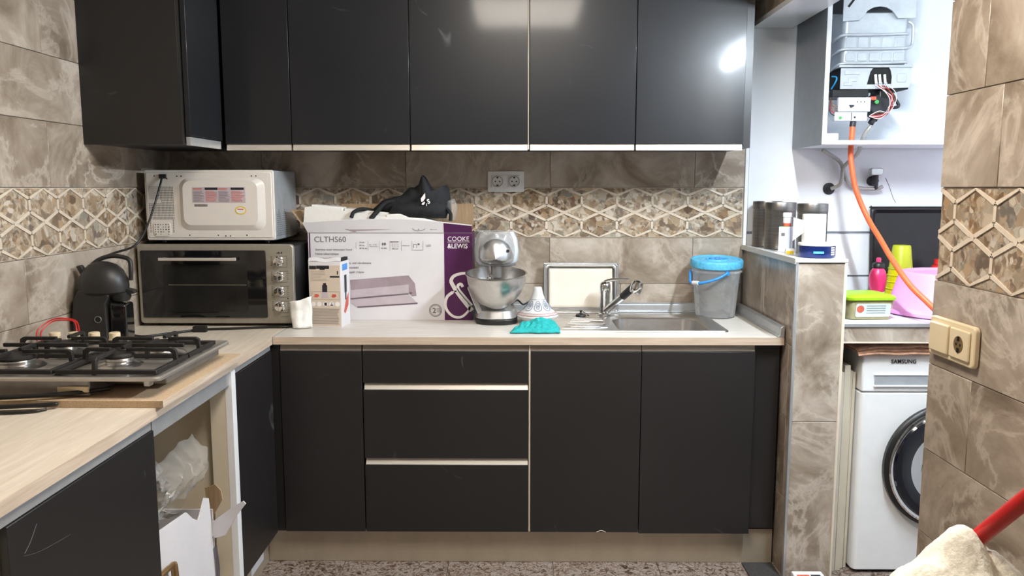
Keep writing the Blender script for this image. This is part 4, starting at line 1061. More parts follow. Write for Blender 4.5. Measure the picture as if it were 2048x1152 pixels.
hn = MB(); hn.tube([(.02, -.108, .192), (-.01, -.116, .176), (-.045, -.118, .163), (-.085, -.108, .152), (-.112, -.085, .148), (-.122, -.06, .150), (-.118, -.03, .168), (-.112, .0, .185), (-.104, .03, .192)], .0058, 10)
hn.build('handle', 'blue', bk, smooth=60)
MB().cyl((.02, -.103, .192), (.02, -.112, .192), .009, n=14).build('hinge_knob', 'blue', bk)
MB().cyl((-.116, -.078, .150), (-.098, -.102, .151), .0085, n=12).build('handle_grip', 'inkwhite', bk)
# ================================================================== HOB ON A BOARD
bo = MB(); bo.box(-1.515, -.897, 1.957, 2.535, 0, .018)
bd_ = tag(bo.build('particle_board', 'chip', loc=(0, 0, WT + .0005), bevel=.0008), 'rough particle board sheet lying on the worktop under the hob', 'board')
MB().box(-.8968, -.8955, 1.957, 2.535, .0005, .0178).build('edge_band', 'wedge_l', bd_)
hz = .072     # top plate height above worktop
hob = thing('gas_hob', 'loose stainless gas hob with four burners and cast iron grates', 'hob', (-1.2, 2.22, WT + .019))
m = MB(); A = rrect(-.292, .293, -.25, .255, .02); B = rrect(-.288, .289, -.246, .251, .018); C = rrect(-.262, .263, -.222, .226, .03); n = len(A)
m.add([(x, y, .046) for x, y in A] + [(x, y, .052) for x, y in A] + [(x, y, .056) for x, y in B] + [(x, y, .050) for x, y in C], [(k * n + i, k * n + (i + 1) % n, (k + 1) * n + (i + 1) % n, (k + 1) * n + i) for k in range(3) for i in range(n)] + [tuple(range(3 * n, 4 * n)), tuple(range(n))[::-1]])
m.build('top_plate', mat('hob_steel', (.46, .43, .39), .30, .7, var=.1, scale=20, stretch=(1, 8, 1)), hob, smooth=35)
ub = MB(); ub.box(-.275, .10, -.225, .235, .0, .046); ub.box(.10, .262, -.14, .235, .012, .046); ub.build('underbody', mat('hob_pan', (.30, .29, .28), .45, .8, var=.12), hob, bevel=.004)
MB().box(.245, .262, -.238, -.215, .03, .046).build('mounting_clip', 'grey_alu', hob, bevel=.003)
MB().box(.02, .10, -.232, -.225, .012, .028).build('terminal_block', 'cream', hob, bevel=.002)
BR = [(-.165, -.10, .052), (.105, -.075, .040), (-.135, .085, .036), (.15, .085, .046)]
for bxx, byy, r in BR:
    q = MB(); q.lathe([(r + .022, .0505), (r + .014, .056), (r + .004, .058), (r, .060), (r * .92, .062)], 32, (bxx, byy, 0)); b_ = q.build('burner', 'steel', hob, smooth=45)
    q = MB(); q.lathe([(r * .9, .060), (r * .95, .072), (r * .90, .074), (0, .074)], 32, (bxx, byy, 0)); q.build('burner_ring', 'chrome', b_, smooth=35)
    q = MB(); q.lathe([(0, .0745), (r, .0745), (r * 1.02, .079), (r * .9, .084), (0, .085)], 32, (bxx, byy, 0)); q.build('burner_cap', 'iron', b_, smooth=35)
def grate(cx, x0, x1):
    g = thing('pan_grate', 'x', 'grate')
    return g
def finger(q, p0, p1, zt=.098, zb=.052, w=.0055):
    """bent bar: foot at p0, rises, runs level to p1"""
    d = Vector((p1[0] - p0[0], p1[1] - p0[1], 0)); L = d.length; a = math.atan2(d.y, d.x)
    T = Matrix.Translation((p0[0], p0[1], 0)) @ Matrix.Rotation(a, 4, 'Z')
    q.prism([(-.006, zb), (.006, zb), (.009, zt - .016), (.016, zt - .010), (L, zt - .010), (L, zt), (.008, zt), (-.002, zt - .006)], -w, w, 'y', T=T)
for gi, (x0, x1, bs) in enumerate(((-.268, -.004, (0, 2)), (.004, .268, (1, 3)))):
    q = MB()
    for xx in (x0 + .006, x1 - .006): q.box(xx - .006, xx + .006, -.205, .19, .054, .066)
    for yy in (-.205, .19): q.box(x0, x1, yy - .006, yy + .006, .054, .066)
    q.box(x0, x1, -.012, .0, .054, .066)
    q.box((x0 + x1) / 2 - .12, (x0 + x1) / 2 + .12, -.011, -.001, .086, .097)
    gg = q.build('pan_grate', 'iron', hob, bevel=.002)
    for bi in bs:
        bxx, byy, r = BR[bi]
        for p0 in ((x0 + .006, byy), (x1 - .006, byy), (bxx, -.205 if byy < 0 else .19), (bxx, -.006)):
            dx, dy = bxx - p0[0], byy - p0[1]; L = math.hypot(dx, dy); k = (L - .022) / L
            q = MB(); finger(q, p0, (p0[0] + dx * k, p0[1] + dy * k)); q.build('grate_finger', 'iron', gg, bevel=.0018)
for x in (-.245, -.185, -.122, -.058):
    q = MB(); q.lathe([(0, .0), (.020, 0), (.022, .006), (.018, .012), (.0165, .016), (.0165, .032), (.0145, .034), (0, .034)], 20, (x, .225, .052)); kb = q.build('knob', 'cream', hob, smooth=40)
wr = MB(); wr.tube([(-1.46, 2.40, .985), (-1.475, 2.425, 1.01), (-1.46, 2.46, 1.035), (-1.43, 2.475, 1.038), (-1.40, 2.48, 1.03), (-1.39, 2.47, .99)], .0022, 6)
wr.tube([(-1.475, 2.40, .985), (-1.488, 2.43, 1.015), (-1.465, 2.468, 1.04), (-1.43, 2.482, 1.042), (-1.398, 2.488, 1.03), (-1.385, 2.478, .99)], .0022, 6)
tag(wr.build('red_wire', 'red', smooth=60), 'thin red wire looping above the hob knobs', 'wire')
hc = MB(); hc.tube([(-1.06, 2.02, .935), (-1.12, 1.99, .932), (-1.20, 1.962, .931), (-1.30, 1.945, .929), (-1.40, 1.94, .927), (-1.49, 1.95, .926)], .0055, 8)
hc.tube([(-1.49, 1.93, .910), (-1.40, 1.92, .910), (-1.30, 1.925, .910), (-1.18, 1.945, .911), (-1.16, 1.948, .912), (-1.18, 1.94, .9125), (-1.29, 1.918, .912), (-1.38, 1.905, .910), (-1.46, 1.90, .910)], .0055, 8)
hc.tube([(-1.50, 1.90, .9045), (-1.40, 1.885, .9045), (-1.28, 1.89, .9045), (-1.20, 1.905, .9045), (-1.175, 1.93, .9045)], .0035, 8)
tag(hc.build('power_cord', 'black', smooth=60), 'bundled black supply cord in front of the particle board', 'cord')

# ================================================================== CARTON AND FILM IN THE OVEN BAY
FLAP_A = [(0.174, 0.235), (0.149, 0.264), (0.176, 0.294), (0.239, 0.341), (0.275, 0.363), (0.283, 0.354), (0.249, 0.311), (0.210, 0.247)]
FLAP_B = [(0.138, 0.389), (0.174, 0.401), (0.192, 0.383), (0.196, 0.353), (0.170, 0.311), (0.147, 0.277)]
ct = thing('torn_carton', 'torn white carton with brown inside standing in the oven bay', 'box', (-1.13, 2.2, .119))
fx = .165      # face towards the room
q = MB(); 
edge = [(-.225, 0), (-.225, .42), (-.15, .415), (.02, .395), (.06, .36), (.10, .335), (.115, .345), (.155, .385), (.185, .372), (.19, .35), (.205, .20), (.22, .17), (.225, 0)]
q.prism(edge, fx - .005, fx, 'x'); q.build('room_panel', 'cardwhite', ct)
MB().box(-.26, fx - .005, .221, .226, 0, .32).build('side_panel', 'cardwhite', ct)
MB().box(-.26, fx - .005, -.226, -.221, 0, .42).build('side_panel', 'cardwhite', ct)
MB().box(-.265, -.26, -.226, .226, 0, .40).build('back_panel', 'card', ct)
MB().box(-.26, fx - .005, -.221, .221, 0, .005).build('bottom_panel', 'card', ct)
for nm, m_, poly, d in (('torn_flap', 'card', FLAP_B, .25), ('torn_flap', 'cardwhite', FLAP_A, .225)):
    q = MB(); q.prism(poly, d - .002, d + .002, 'y', T=Matrix.Translation((0, d, 0)) @ Matrix.Rotation(R(-8), 4, 'Z') @ Matrix.Translation((0, -d, 0))); q.build(nm, m_, ct)
q = MB(); 
for k in range(9): q.tube([(fx + .002, .205 + .008 * k * .25, .02 + .0), (fx + .004 + .003 * (k % 2), .207 + .003 * k, .12), (fx + .002, .200 + .003 * k, .20)], .0012, 5, sub=3)
q.build('corrugated_edge', 'ink', ct)
def film(name, label, loc, fn, nu=26, nv=26):
    q = MB(); q.grid(nu, nv, fn); return tag(q.build(name, 'film', loc=loc, smooth=25), label, 'plastic film')
def crump(u, v, s, a): return a * (noise.noise(Vector((u * 5, v * 5, s))) + .5 * noise.noise(Vector((u * 12, v * 12, s + 4))))
film('plastic_film', 'crumpled clear plastic film rising behind the carton in the bay', (-1.12, 2.12, .40), lambda u, v: (-.02 + .08 * v + crump(u, v, 1, .06), -.02 + .26 * u + crump(u, v, 9, .05), (.02 + .29 * v * (1 - abs(u - .4) * 1.5) if True else 0) + crump(u, v, 5, .03)))
film('plastic_film', 'clear bubble-wrapped film sleeve sticking out of the carton', (-.985, 2.10, .52), lambda u, v: (-.03 + .05 * math.sin(PI * v) + crump(u, v, 3, .012), .30 * u + crump(u, v, 2, .015), .035 + .12 * v - .06 * u * (1 - v) + .02 * u + crump(u, v, 6, .014)))
q = MB(); q.tube([(-.955, 1.975, .425), (-.945, 2.04, .43), (-.944, 2.07, .428)], .008, 10); q.tube([(-.944, 2.072, .43), (-.944, 2.078, .40), (-.944, 2.08, .33), (-.95, 2.08, .119)], .010, 12)
tag(q.build('gas_pipe', 'brass', smooth=60), 'bent brass gas pipe in front of the torn carton', 'pipe')

# ================================================================== SILL OBJECTS
SZ = 1.2015
def canister(x, y, h, r, label):
    t = thing('metal_canister', label, 'canister', (x, y, SZ), group='brushed metal canisters on the sill')
    MB().lathe([(0, 0), (r, 0), (r, .004), (r * .985, .006), (r * .985, h - .035), (r, h - .033), (r, h - .030), (0, h - .030)], 36).build('body', 'canister', t, smooth=35)
    MB().lathe([(0, h - .0295), (r * 1.005, h - .0295), (r * 1.005, h - .003), (r * .98, h), (r * .9, h), (r * .88, h - .004), (0, h - .004)], 36).build('lid', 'canister', t, smooth=35)
    return t
canister(1.071, 3.462, .192, .062, 'dark metal canister at the wall end of the sill')
canister(1.079, 3.315, .190, .062, 'brushed metal canister standing behind the small medicine box')
canister(1.122, 3.075, .190, .056, 'brushed metal canister standing behind the white paper roll')
tn = thing('round_tin', 'flat navy blue round tin under the white paper roll', 'tin', (1.086, 2.917, SZ))
MB().lathe([(0, 0), (.062, 0), (.064, .003), (.064, .042), (0, .042)], 40).build('body', 'navy', tn, smooth=35)
MB().lathe([(0, .0425), (.0655, .0425), (.0655, .050), (.063, .052), (0, .052)], 40).build('rim', 'white', tn, smooth=35)
q = MB()
for k in range(8): a = R(-118 + k * 4); q.box(-.0022, .0022, -.0648, -.0640, .016, .024, T=Matrix.Rotation(a + PI / 2, 4, 'Z'))
q.build('pale_blue_mark', 'skyblue', tn)
for j in range(4):
    q = MB(); z = .010 + j * .008
    q.lathe([(.0643, z), (.0646, z), (.0646, z + .005), (.0643, z + .005)], 8, a0=R(-62), a1=R(-42)); q.build('white_stripe', 'inkwhite', tn)
rl = thing('paper_roll', 'white paper roll standing on the navy tin', 'paper roll', (1.072, 2.917, SZ + .0525))
MB().lathe([(.018, 0), (.040, 0), (.041, .004), (.041, .098), (.040, .102), (.018, .102), (.018, 0)], 32).build('sheets', 'paper', rl, smooth=40)
MB().lathe([(.0155, .001), (.0178, .001), (.0178, .101), (.0155, .101), (.0155, .001)], 20).build('core', 'card', rl, smooth=40)
q = MB(); q.grid(6, 8, lambda u, v: (-.040 - .030 * u, -.006 + .02 * u, .035 + .045 * v + .01 * u * v - .03 * u * (1 - v))); q.build('loose_sheet', 'paper', rl, solid=.0008)
mbx = thing('medicine_box', 'upright white medicine box in front of the middle canister', 'box', (1.054, 3.165, SZ), R(-35))
MB().box(-.018, .018, -.032, .032, 0, .098).build('carton', 'melamine', mbx, bevel=.001)
MB().box(-.008, .006, -.0326, -.0321, .062, .074).build('printed_mark', 'ink', mbx)
MB().box(-.016, .016, -.031, .031, .0982, .0992).build('green_edge', 'green', mbx)
pb = thing('pill_bottle', 'small white pill bottle with red base on the medicine box', 'bottle', (1.057, 3.165, SZ + .0995))
MB().lathe([(0, 0), (.016, 0), (.016, .012), (0, .012)], 20).build('red_band', 'redprint', pb, smooth=40)
MB().lathe([(0, .0122), (.0158, .0122), (.0158, .034), (.014, .036), (0, .036)], 20).build('body', 'white', pb, smooth=40)
MB().lathe([(0, .0362), (.0172, .0362), (.0172, .05), (.015, .053), (0, .053)], 20).build('cap', 'white', pb, smooth=40)
ybx = thing('small_box', 'tiny yellow and white box at the edge of the sill', 'box', (1.022, 3.02, SZ), R(-8))
MB().box(-.016, .016, -.01, .01, 0, .022).build('carton', 'white', ybx, bevel=.001)
MB().box(-.013, .013, -.0106, -.0101, .002, .014).build('yellow_panel', 'yolk', ybx)

# ================================================================== LAUNDRY: shelf, things on it
SH = .968
sl = thing('laundry_shelf', 'marble fronted white shelf above the washing machine', 'shelf', (1.6, 3.2, .90))
MB().box(-.43, .59, -.335, .33, .046, .066).build('slab', 'whitetile', sl, bevel=.001)
MB().box(-.43, .59, -.348, -.336, .0, .052).build('apron_tile', 'marble', sl, bevel=.001)
MB().box(-.431, .59, -.353, -.3365, .0525, .0675).build('edge_trim', 'grey_alu', sl, bevel=.002)
MB().box(-.43, .59, -.350, -.338, -.006, -.0005).build('lower_trim', 'edge', sl)
fc = thing('food_container', 'clear square food tub with lime green lid on the shelf', 'container', (1.298, 3.0, SH + .0005), R(4))
m = MB(); A = rrect(-.078, .078, -.068, .068, .02); B = rrect(-.088, .088, -.078, .078, .022); n = len(A)
m.add([(x, y, 0) for x, y in A] + [(x, y, .072) for x, y in B], [(i, (i + 1) % n, n + (i + 1) % n, n + i) for i in range(n)] + [tuple(range(n))[::-1]]); m.build('tub', film_mat('tub_plastic', (.55, .48, .26), .55, .2), fc, smooth=40, solid=.0015)
m = MB(); A = rrect(-.094, .094, -.084, .084, .024); B = rrect(-.088, .088, -.078, .078, .022); C = rrect(-.06, .06, -.05, .05, .02); n = len(A)
m.add([(x, y, .0725) for x, y in A] + [(x, y, .082) for x, y in A] + [(x, y, .088) for x, y in B] + [(x, y, .094) for x, y in C], [(k * n + i, k * n + (i + 1) % n, (k + 1) * n + (i + 1) % n, (k + 1) * n + i) for k in range(3) for i in range(n)] + [tuple(range(3 * n, 4 * n)), tuple(range(n))[::-1]]); m.build('lid', 'lime', fc, smooth=35)
SLT = Matrix.Translation((0, -.0696, 0)) @ Matrix.Rotation(R(7.9), 4, 'X')
MB().prism(rrect(-.062, .070, .010, .060, .008), -.0012, -.0004, T=SLT).build('paper_label', 'label', fc)
q = MB(); q.lathe([(.011, 0), (.014, 0), (.014, .0006), (.011, .0006)], 20, T=SLT @ Matrix.Translation((-.045, -.0013, .04)) @ Matrix.Rotation(R(90), 4, 'X')); q.build('red_seal', 'redprint', fc)
q = MB()
for j in range(4): q.box(-.022, .05, -.0020, -.0013, .024 + j * .009, .0258 + j * .009, T=SLT)
q.build('label_lines', 'ink', fc, kind='stuff')
MB().box(-.06, .06, -.05, .05, .002, .05).build('contents', 'gold', fc, bevel=.01)
bs = thing('wash_basin', 'pink plastic basin turned upside down on the shelf', 'basin', (1.668, 3.10, SH + .0005))
MB().lathe([(.225, .0), (.232, .004), (.230, .014), (.214, .020), (.206, .03), (.172, .152), (.168, .158), (.160, .160), (.156, .150), (0, .146)], 56).build('shell', 'pink', bs, smooth=40)
MB().lathe([(.150, .146), (.152, .150), (.146, .150), (.146, .146)], 40).build('foot_ring', 'pink', bs, smooth=40)
cs_z = SH + .0005
for k in range(6):
    z0 = cs_z + k * .028
    t = thing('plastic_cup', ['lowest yellow cup of the upside down stack on the shelf', 'second yellow cup up from the shelf in the stack', 'third yellow cup up from the shelf in the stack', 'fourth yellow cup up from the shelf in the stack', 'yellow cup just under the top cup of the stack', 'uppermost lime yellow cup of the upside down stack'][k], 'cup', (1.603 + .003 * k, 3.385, z0), group='stack of yellow cups')
    MB().lathe([(.048, 0), (.050, .004), (.0465, .007), (.0355, .098), (.033, .102), (0, .102)] if k == 5 else [(.048, 0), (.050, .004), (.0465, .007), (.0385, .075), (.0375, .0752), (.045, .006), (.0455, .001)], 30).build('cup_wall', 'yellow' if k < 5 else mat('lime_yellow', (.46, .50, .02), .4), t, smooth=40)
bt = thing('drinks_bottle', 'hot pink sports bottle with black cap beside the yellow cups', 'bottle', (1.488, 3.305, SH + .0005))
MB().lathe([(0, 0), (.026, 0), (.028, .004), (.028, .06), (.031, .075), (.034, .10), (.034, .118), (.029, .14), (.021, .152), (.019, .155), (0, .155)], 28).build('body', 'hotpink', bt, smooth=50)
MB().lathe([(.0283, .015), (.0286, .016), (.0286, .055), (.0283, .056)], 28).build('paper_band', 'melamine', bt, smooth=50)
MB().lathe([(0, .1552), (.024, .1552), (.024, .168), (.018, .176), (.010, .178), (0, .178)], 24).build('cap', 'black', bt, smooth=40)
MB().lathe([(0, .1782), (.009, .1782), (.010, .19), (.008, .196), (0, .197)], 18).build('spout', 'hotpink', bt, smooth=40)
rb = thing('detergent_bottle', 'red bottle standing behind the pink basin', 'bottle', (1.792, 3.42, SH + .0005))
MB().lathe([(0, 0), (.032, 0), (.034, .005), (.034, .13), (.024, .15), (.014, .158), (0, .158)], 24).build('body', 'red', rb, smooth=40)
MB().lathe([(0, .1585), (.016, .1585), (.016, .18), (0, .181)], 20).build('cap', 'red', rb, smooth=40)
bt2 = thing('oven_tray', 'large black oven tray leaning on the white laundry wall', 'tray', (1.745, 3.478, SH + .0005)); bt2.rotation_euler = (R(-5), 0, 0)
m = MB(); A = rrect(-.212, .212, .0, .402, .02); B = rrect(-.200, .200, .012, .390, .016); C = rrect(-.185, .185, .026, .376, .014); n = len(A)
m.add([(x, 0, z) for x, z in A] + [(x, 0, z) for x, z in B] + [(x, .02, z) for x, z in C], [(k * n + i, k * n + (i + 1) % n, (k + 1) * n + (i + 1) % n, (k + 1) * n + i) for k in range(2) for i in range(n)] + [tuple(range(2 * n, 3 * n))]); m.build('pan', mat('black_enamel', (.014, .012, .013), .35, var=.2), bt2, smooth=30, solid=.002)
q = MB(); q.tube([(x, 0, z) for x, z in rrect(-.210, .210, .002, .400, .02, 4)], .003, 6, sub=2, closed=True); q.build('rim', 'iron', bt2, smooth=60)
ppr = MB(); ppr.grid(8, 6, lambda u, v: (.12 * u, .06 * v, .03 + .03 * u * (1 - v) + .008 * noise.noise(Vector((u * 4, v * 4, 0)))))
pr_ = MB(); pr_.grid(10, 8, lambda u, v: (.14 * u, .09 * v, .002 + .022 * math.sin(PI * v) * (1 - .4 * u) + .004 * noise.noise(Vector((u * 6, v * 6, 2)))))
tag(pr_.build('folded_paper', 'paper', loc=(1.335, 3.30, SH + .001), smooth=60, solid=.0015), 'folded white paper lying on the shelf behind the food tub', 'paper')

# ================================================================== LAUNDRY: boiler cabinet and boiler
bc = thing('boiler_cabinet', 'white wall cabinet without door around the boiler with dark outer side', 'cabinet', (1.5, 3.36, 1.62))
cx0, cx1, cy0, cy1, ch = -.312, .36, -.165, .168, .84
MB().box(cx0, cx0 + .016, cy0, cy1, 0, ch).build('side_panel', 'slate', bc, label='dark grey outer side')
MB().box(cx0 + .0005, cx0 + .0165, cy0 - .003, cy0 - .0003, 0, ch).build('edge_band', 'whitegloss', bc)
MB().box(cx0 + .0165, cx0 + .019, cy0, cy1, .018, ch).build('inner_lining', 'melamine', bc)
MB().box(cx1 - .018, cx1, cy0, cy1, 0, ch).build('side_panel', 'melamine', bc)
MB().box(cx0 + .0165, cx1 - .018, cy0, cy1, 0, .016).build('bottom_panel', 'melamine', bc)
MB().box(cx0 + .019, cx1 - .018, cy1 - .006, cy1, .017, ch).build('back_panel', 'melamine', bc)
bl = thing('gas_boiler', 'uncovered gas water heater with bare galvanised heat exchanger', 'boiler', (1.42, 3.36, 1.64))
# local coordinates: x = X-1.42, y = Y-3.36, z = Z-1.64
q = MB(); q.prism([(-.140, .463), (-.075, .467), (-.058, .483), (-.045, .503), (-.022, .516), (.004, .520), (.030, .516), (.052, .504), (.068, .486), (.076, .474), (.145, .476), (.145, .80), (-.140, .80)], -.085, -.078); hd_ = q.build('draught_hood', 'galv', bl, bevel=.001)
MB().box(-.135, .14, -.076, .06, .52, .80).build('hood_box', 'darkmetal', bl)
q = MB(); q.prism([(-.125, .52), (-.085, .575), (-.078, .57), (-.118, .515)], -.0865, -.0852); q.build('hood_slot', 'dark', hd_)
q = MB(); q.tube([(.02, -.09, .61), (.03, -.092, .57), (.045, -.09, .545)], .008, 10); q.build('sensor', 'white', hd_, smooth=60)
ex = MB(); ex.prism(rrect(-.130, .128, -.068, .07, .02), .300, .500, 'z'); exo = ex.build('heat_exchanger', 'galv', bl, bevel=.004, smooth=40)
for k in range(5): MB().prism(rrect(-.118 + k * .048, -.078 + k * .048, .362, .405, .006), -.071, -.067).build('embossed_panel', 'galv', exo, bevel=.0015, smooth=40)
for k in range(5): MB().prism(rrect(-.118 + k * .048, -.078 + k * .048, .312, .345, .006), -.071, -.067).build('embossed_panel', 'galv', exo, bevel=.0015, smooth=40)
for z, zr in ((.412, .418), (.357, .362), (.302, .308)):
    q = MB(); q.tube([(-.145, .06, z - .03), (-.150, .0, z - .02), (-.146, -.05, z - .008), (-.128, -.074, z), (-.06, -.076, z + .001), (.06, -.076, z + .003), (.115, -.074, zr), (.135, -.05, zr + .002)], .0055, 10); q.build('water_pipe', 'galv', exo, smooth=60)
q = MB(); q.tube([(.118, -.072, .362), (.142, -.06, .368), (.152, -.055, .385), (.153, -.055, .43), (.150, -.055, .455), (.135, -.05, .468)], .006, 10); q.build('return_bend', 'galv', exo, smooth=60)
MB().box(-.145, .148, -.084, .05, .286, .296).build('burner_flange', 'galv', bl, bevel=.002)
q = MB(); q.prism([(-.136, .202), (-.033, .202), (-.028, .228), (-.018, .270), (-.008, .284), (-.136, .284)], -.079, -.074); q.prism([(.066, .205), (.142, .208), (.144, .286), (.055, .286), (.062, .275), (.068, .25)], -.079, -.074); q.prism([(-.033, .202), (.066, .205), (.066, .222), (-.030, .220)], -.079, -.074)
bp_ = q.build('burner_plate', 'galv', bl, bevel=.001)
MB().box(-.132, .138, -.072, .05, .202, .284).build('burner_chamber', 'dark', bl)
q = MB(); q.prism(rrect(-.122, -.060, .258, .274, .004), -.082, -.0788); q.build('pressed_relief', 'galv', bp_, bevel=.0015); q = MB(); q.prism([(-.122, .215), (-.09, .215), (-.09, .232), (-.07, .232), (-.07, .244), (-.104, .244), (-.104, .228), (-.122, .228)], -.082, -.0788); q.build('pressed_relief', 'galv', bp_, bevel=.0015); q = MB(); q.prism(rrect(.088, .126, .228, .262, .006), -.082, -.0788); q.build('pressed_relief', 'galv', bp_, bevel=.0015)
for x in (.002, .018, .038):
    q = MB(); q.tube([(x + .004, -.084, .215), (x, -.086, .235), (x - .002, -.084, .258)], .005, 10, sub=4); e_ = q.build('electrode', 'white', bl, smooth=60)
    MB().cyl((x + .005, -.0855, .218), (x + .003, -.0872, .226), .0058, n=10).build('electrode_nut', 'galv', e_)
MB().box(-.165, -.02, -.078, .05, .172, .200).build('valve_bar', 'black', bl, bevel=.003)
q = MB(); q.lathe([(0, 0), (.048, 0), (.052, .008), (.052, .03), (.04, .045), (0, .046)], 32, T=Matrix.Translation((.032, -.02, .135)) @ Matrix.Rotation(R(80), 4, 'X')); q.build('gas_valve', 'darkmetal', bl, smooth=40)
MB().box(.03, .085, -.06, .03, .150, .205).build('valve_block', 'black', bl, bevel=.006)
pc = MB().prism(rrect(-.147, -.018, .112, .168, .004), -.098, -.08).build('control_box', 'boxwhite', bl, bevel=.003, smooth=40)
q = MB(); q.prism([(-.105, .138), (-.085, .138), (-.085, .132), (-.098, .126)], -.0995, -.0982); q.build('printed_mark', 'inkdark', pc)
q = MB()
for k in range(3): q.cyl((-.072 + k * .014, -.0978, .150), (-.072 + k * .014, -.0988, .150), .0022, n=8)
q.build('indicator_dots', 'inkdark', pc, kind='stuff')
cb_ = MB().prism(rrect(-.158, -.028, .076, .111, .003), -.094, -.078).build('connector_box', 'boxwhite', bl, bevel=.002, smooth=40)
MB().cyl((-.135, -.0942, .088), (-.135, -.0952, .088), .006, n=14).build('green_led', 'green', cb_)
MB().box(-.093, -.09, -.0952, -.0938, .078, .109).build('seam', 'ink', cb_); MB().cyl((-.078, -.0942, .09), (-.078, -.0952, .09), .004, n=10).build('screw', 'inkdark', cb_)
MB().box(-.016, .006, -.092, -.07, .158, .172).build('red_connector', 'redprint', bl, bevel=.002); MB().cyl((.012, -.075, .152), (.012, -.084, .152), .008, n=14).build('green_knob', 'green', bl)
q = MB(); q.tube([(.076, -.04, .205), (.092, -.05, .175), (.108, -.055, .150), (.112, -.055, .140), (.105, -.055, .133), (.080, -.05, .132)], .0065, 10); q.build('bent_pipe', 'darkmetal', bl, smooth=60)
wi = random.Random(11)
for k in range(7):
    q = MB(); a = wi.uniform(-.01, .02)
    q.tube([(.004 + .008 * k, -.085, .215), (.03 + .006 * k + a, -.10, .19), (.058 + .004 * k, -.095, .16 - a), (.05 + a, -.09, .11), (.02, -.09, .085 + .005 * k), (-.02, -.09, .095)], .0014, 5, sub=5); q.build('wire', wi.choice(['copper', 'red', 'black', 'white']), bl, smooth=60)
for k in range(5):
    q = MB(); q.tube([(-.145, -.09, .10 + .008 * k), (-.165, -.09, .10 + .010 * k), (-.170, -.07, .12 + .012 * k), (-.16, -.05, .17)], .0016, 5, sub=5); q.build('wire', wi.choice(['copper', 'red', 'gold', 'black']), bl, smooth=60)
q = MB(); q.tube([(-.160, -.05, .205), (-.150, -.07, .235), (-.150, -.07, .250), (-.160, -.05, .255)], .003, 6); q.build('wire', 'bluewire', bl, smooth=60)
q = MB(); q.cyl((.012, -.06, .085), (.03, -.055, .108), .016, n=8); q.cyl((.0, -.063, .068), (.012, -.06, .085), .012, n=12); q.build('hose_fitting', 'darkmetal', bl, smooth=30)
MB().cyl((-.075, -.075, .076), (-.077, -.075, .055), .012, n=14).build('hose_clamp', 'darkmetal', bl, smooth=40)
wb = MB().box(1.205, 1.262, 3.215, 3.25, 1.6385, 1.664).build('junction_box', 'white', bevel=.003); tag(wb, 'small white junction box on the floor of the boiler cabinet', 'box')
# hoses
def hose(name, label, pts, r, m): 
    q = MB(); q.tube(pts, r, 12); return tag(q.build(name, m, smooth=60), label, 'hose')
hose('gas_hose', 'orange gas hose curving down from the boiler over the shelf', [(1.343, 3.285, 1.695), (1.341, 3.28, 1.66), (1.337, 3.275, 1.60), (1.337, 3.26, 1.542), (1.352, 3.24, 1.442), (1.386, 3.20, 1.334), (1.396, 3.10, 1.255), (1.402, 3.0, 1.182), (1.424, 2.90, 1.10), (1.464, 2.82, 1.035), (1.52, 2.775, .96), (1.56, 2.77, .86)], .0105, 'orange')
hose('water_hose', 'grey flexible hose from the cabinet side to the wall tap', [(1.307, 3.50, 1.612), (1.352, 3.505, 1.587), (1.392, 3.512, 1.559), (1.408, 3.512, 1.52), (1.433, 3.51, 1.467), (1.488, 3.505, 1.448), (1.545, 3.50, 1.447), (1.574, 3.50, 1.456)], .008, 'bluegrey')
hose('water_hose', 'grey flexible hose from the boiler to the wall outlet', [(1.425, 3.30, 1.70), (1.405, 3.32, 1.66), (1.42, 3.40, 1.60), (1.412, 3.45, 1.57), (1.397, 3.49, 1.535), (1.393, 3.49, 1.484), (1.384, 3.50, 1.46), (1.36, 3.52, 1.447)], .008, 'bluegrey')
q = MB(); q.lathe([(.0, 0), (.026, 0), (.026, .004), (.012, .006), (.012, .012), (0, .012)], 20, T=Matrix.Translation((1.356, BW - .004, 1.447)) @ Matrix.Rotation(PI / 2, 4, 'X')); tag(q.build('wall_outlet', 'darkmetal', smooth=40), 'dark round water outlet in the white laundry wall', 'outlet')
vt = thing('wall_tap', 'chrome angle stop tap on the white laundry wall', 'tap', (1.541, BW - .004, 1.48))
q = MB(); q.lathe([(0, 0), (.022, 0), (.020, .006), (.012, .01), (.012, .045), (0, .045)], 20, T=Matrix.Rotation(PI / 2, 4, 'X')); q.cyl((0, -.036, -.022), (0, -.036, .03), .013, n=16); q.build('body', 'darkmetal', vt, smooth=40)
q = MB(); q.prism([(-.026, .03), (-.018, .024), (.018, .024), (.028, .030), (.028, .052), (.018, .056), (-.020, .056), (-.027, .05)], -.05, -.022); q.build('handle', 'silver', vt, bevel=.004)
q = MB(); q.cyl((0, -.036, -.024), (.006, -.036, -.034), .011, n=8); q.build('nut', 'darkmetal', vt)

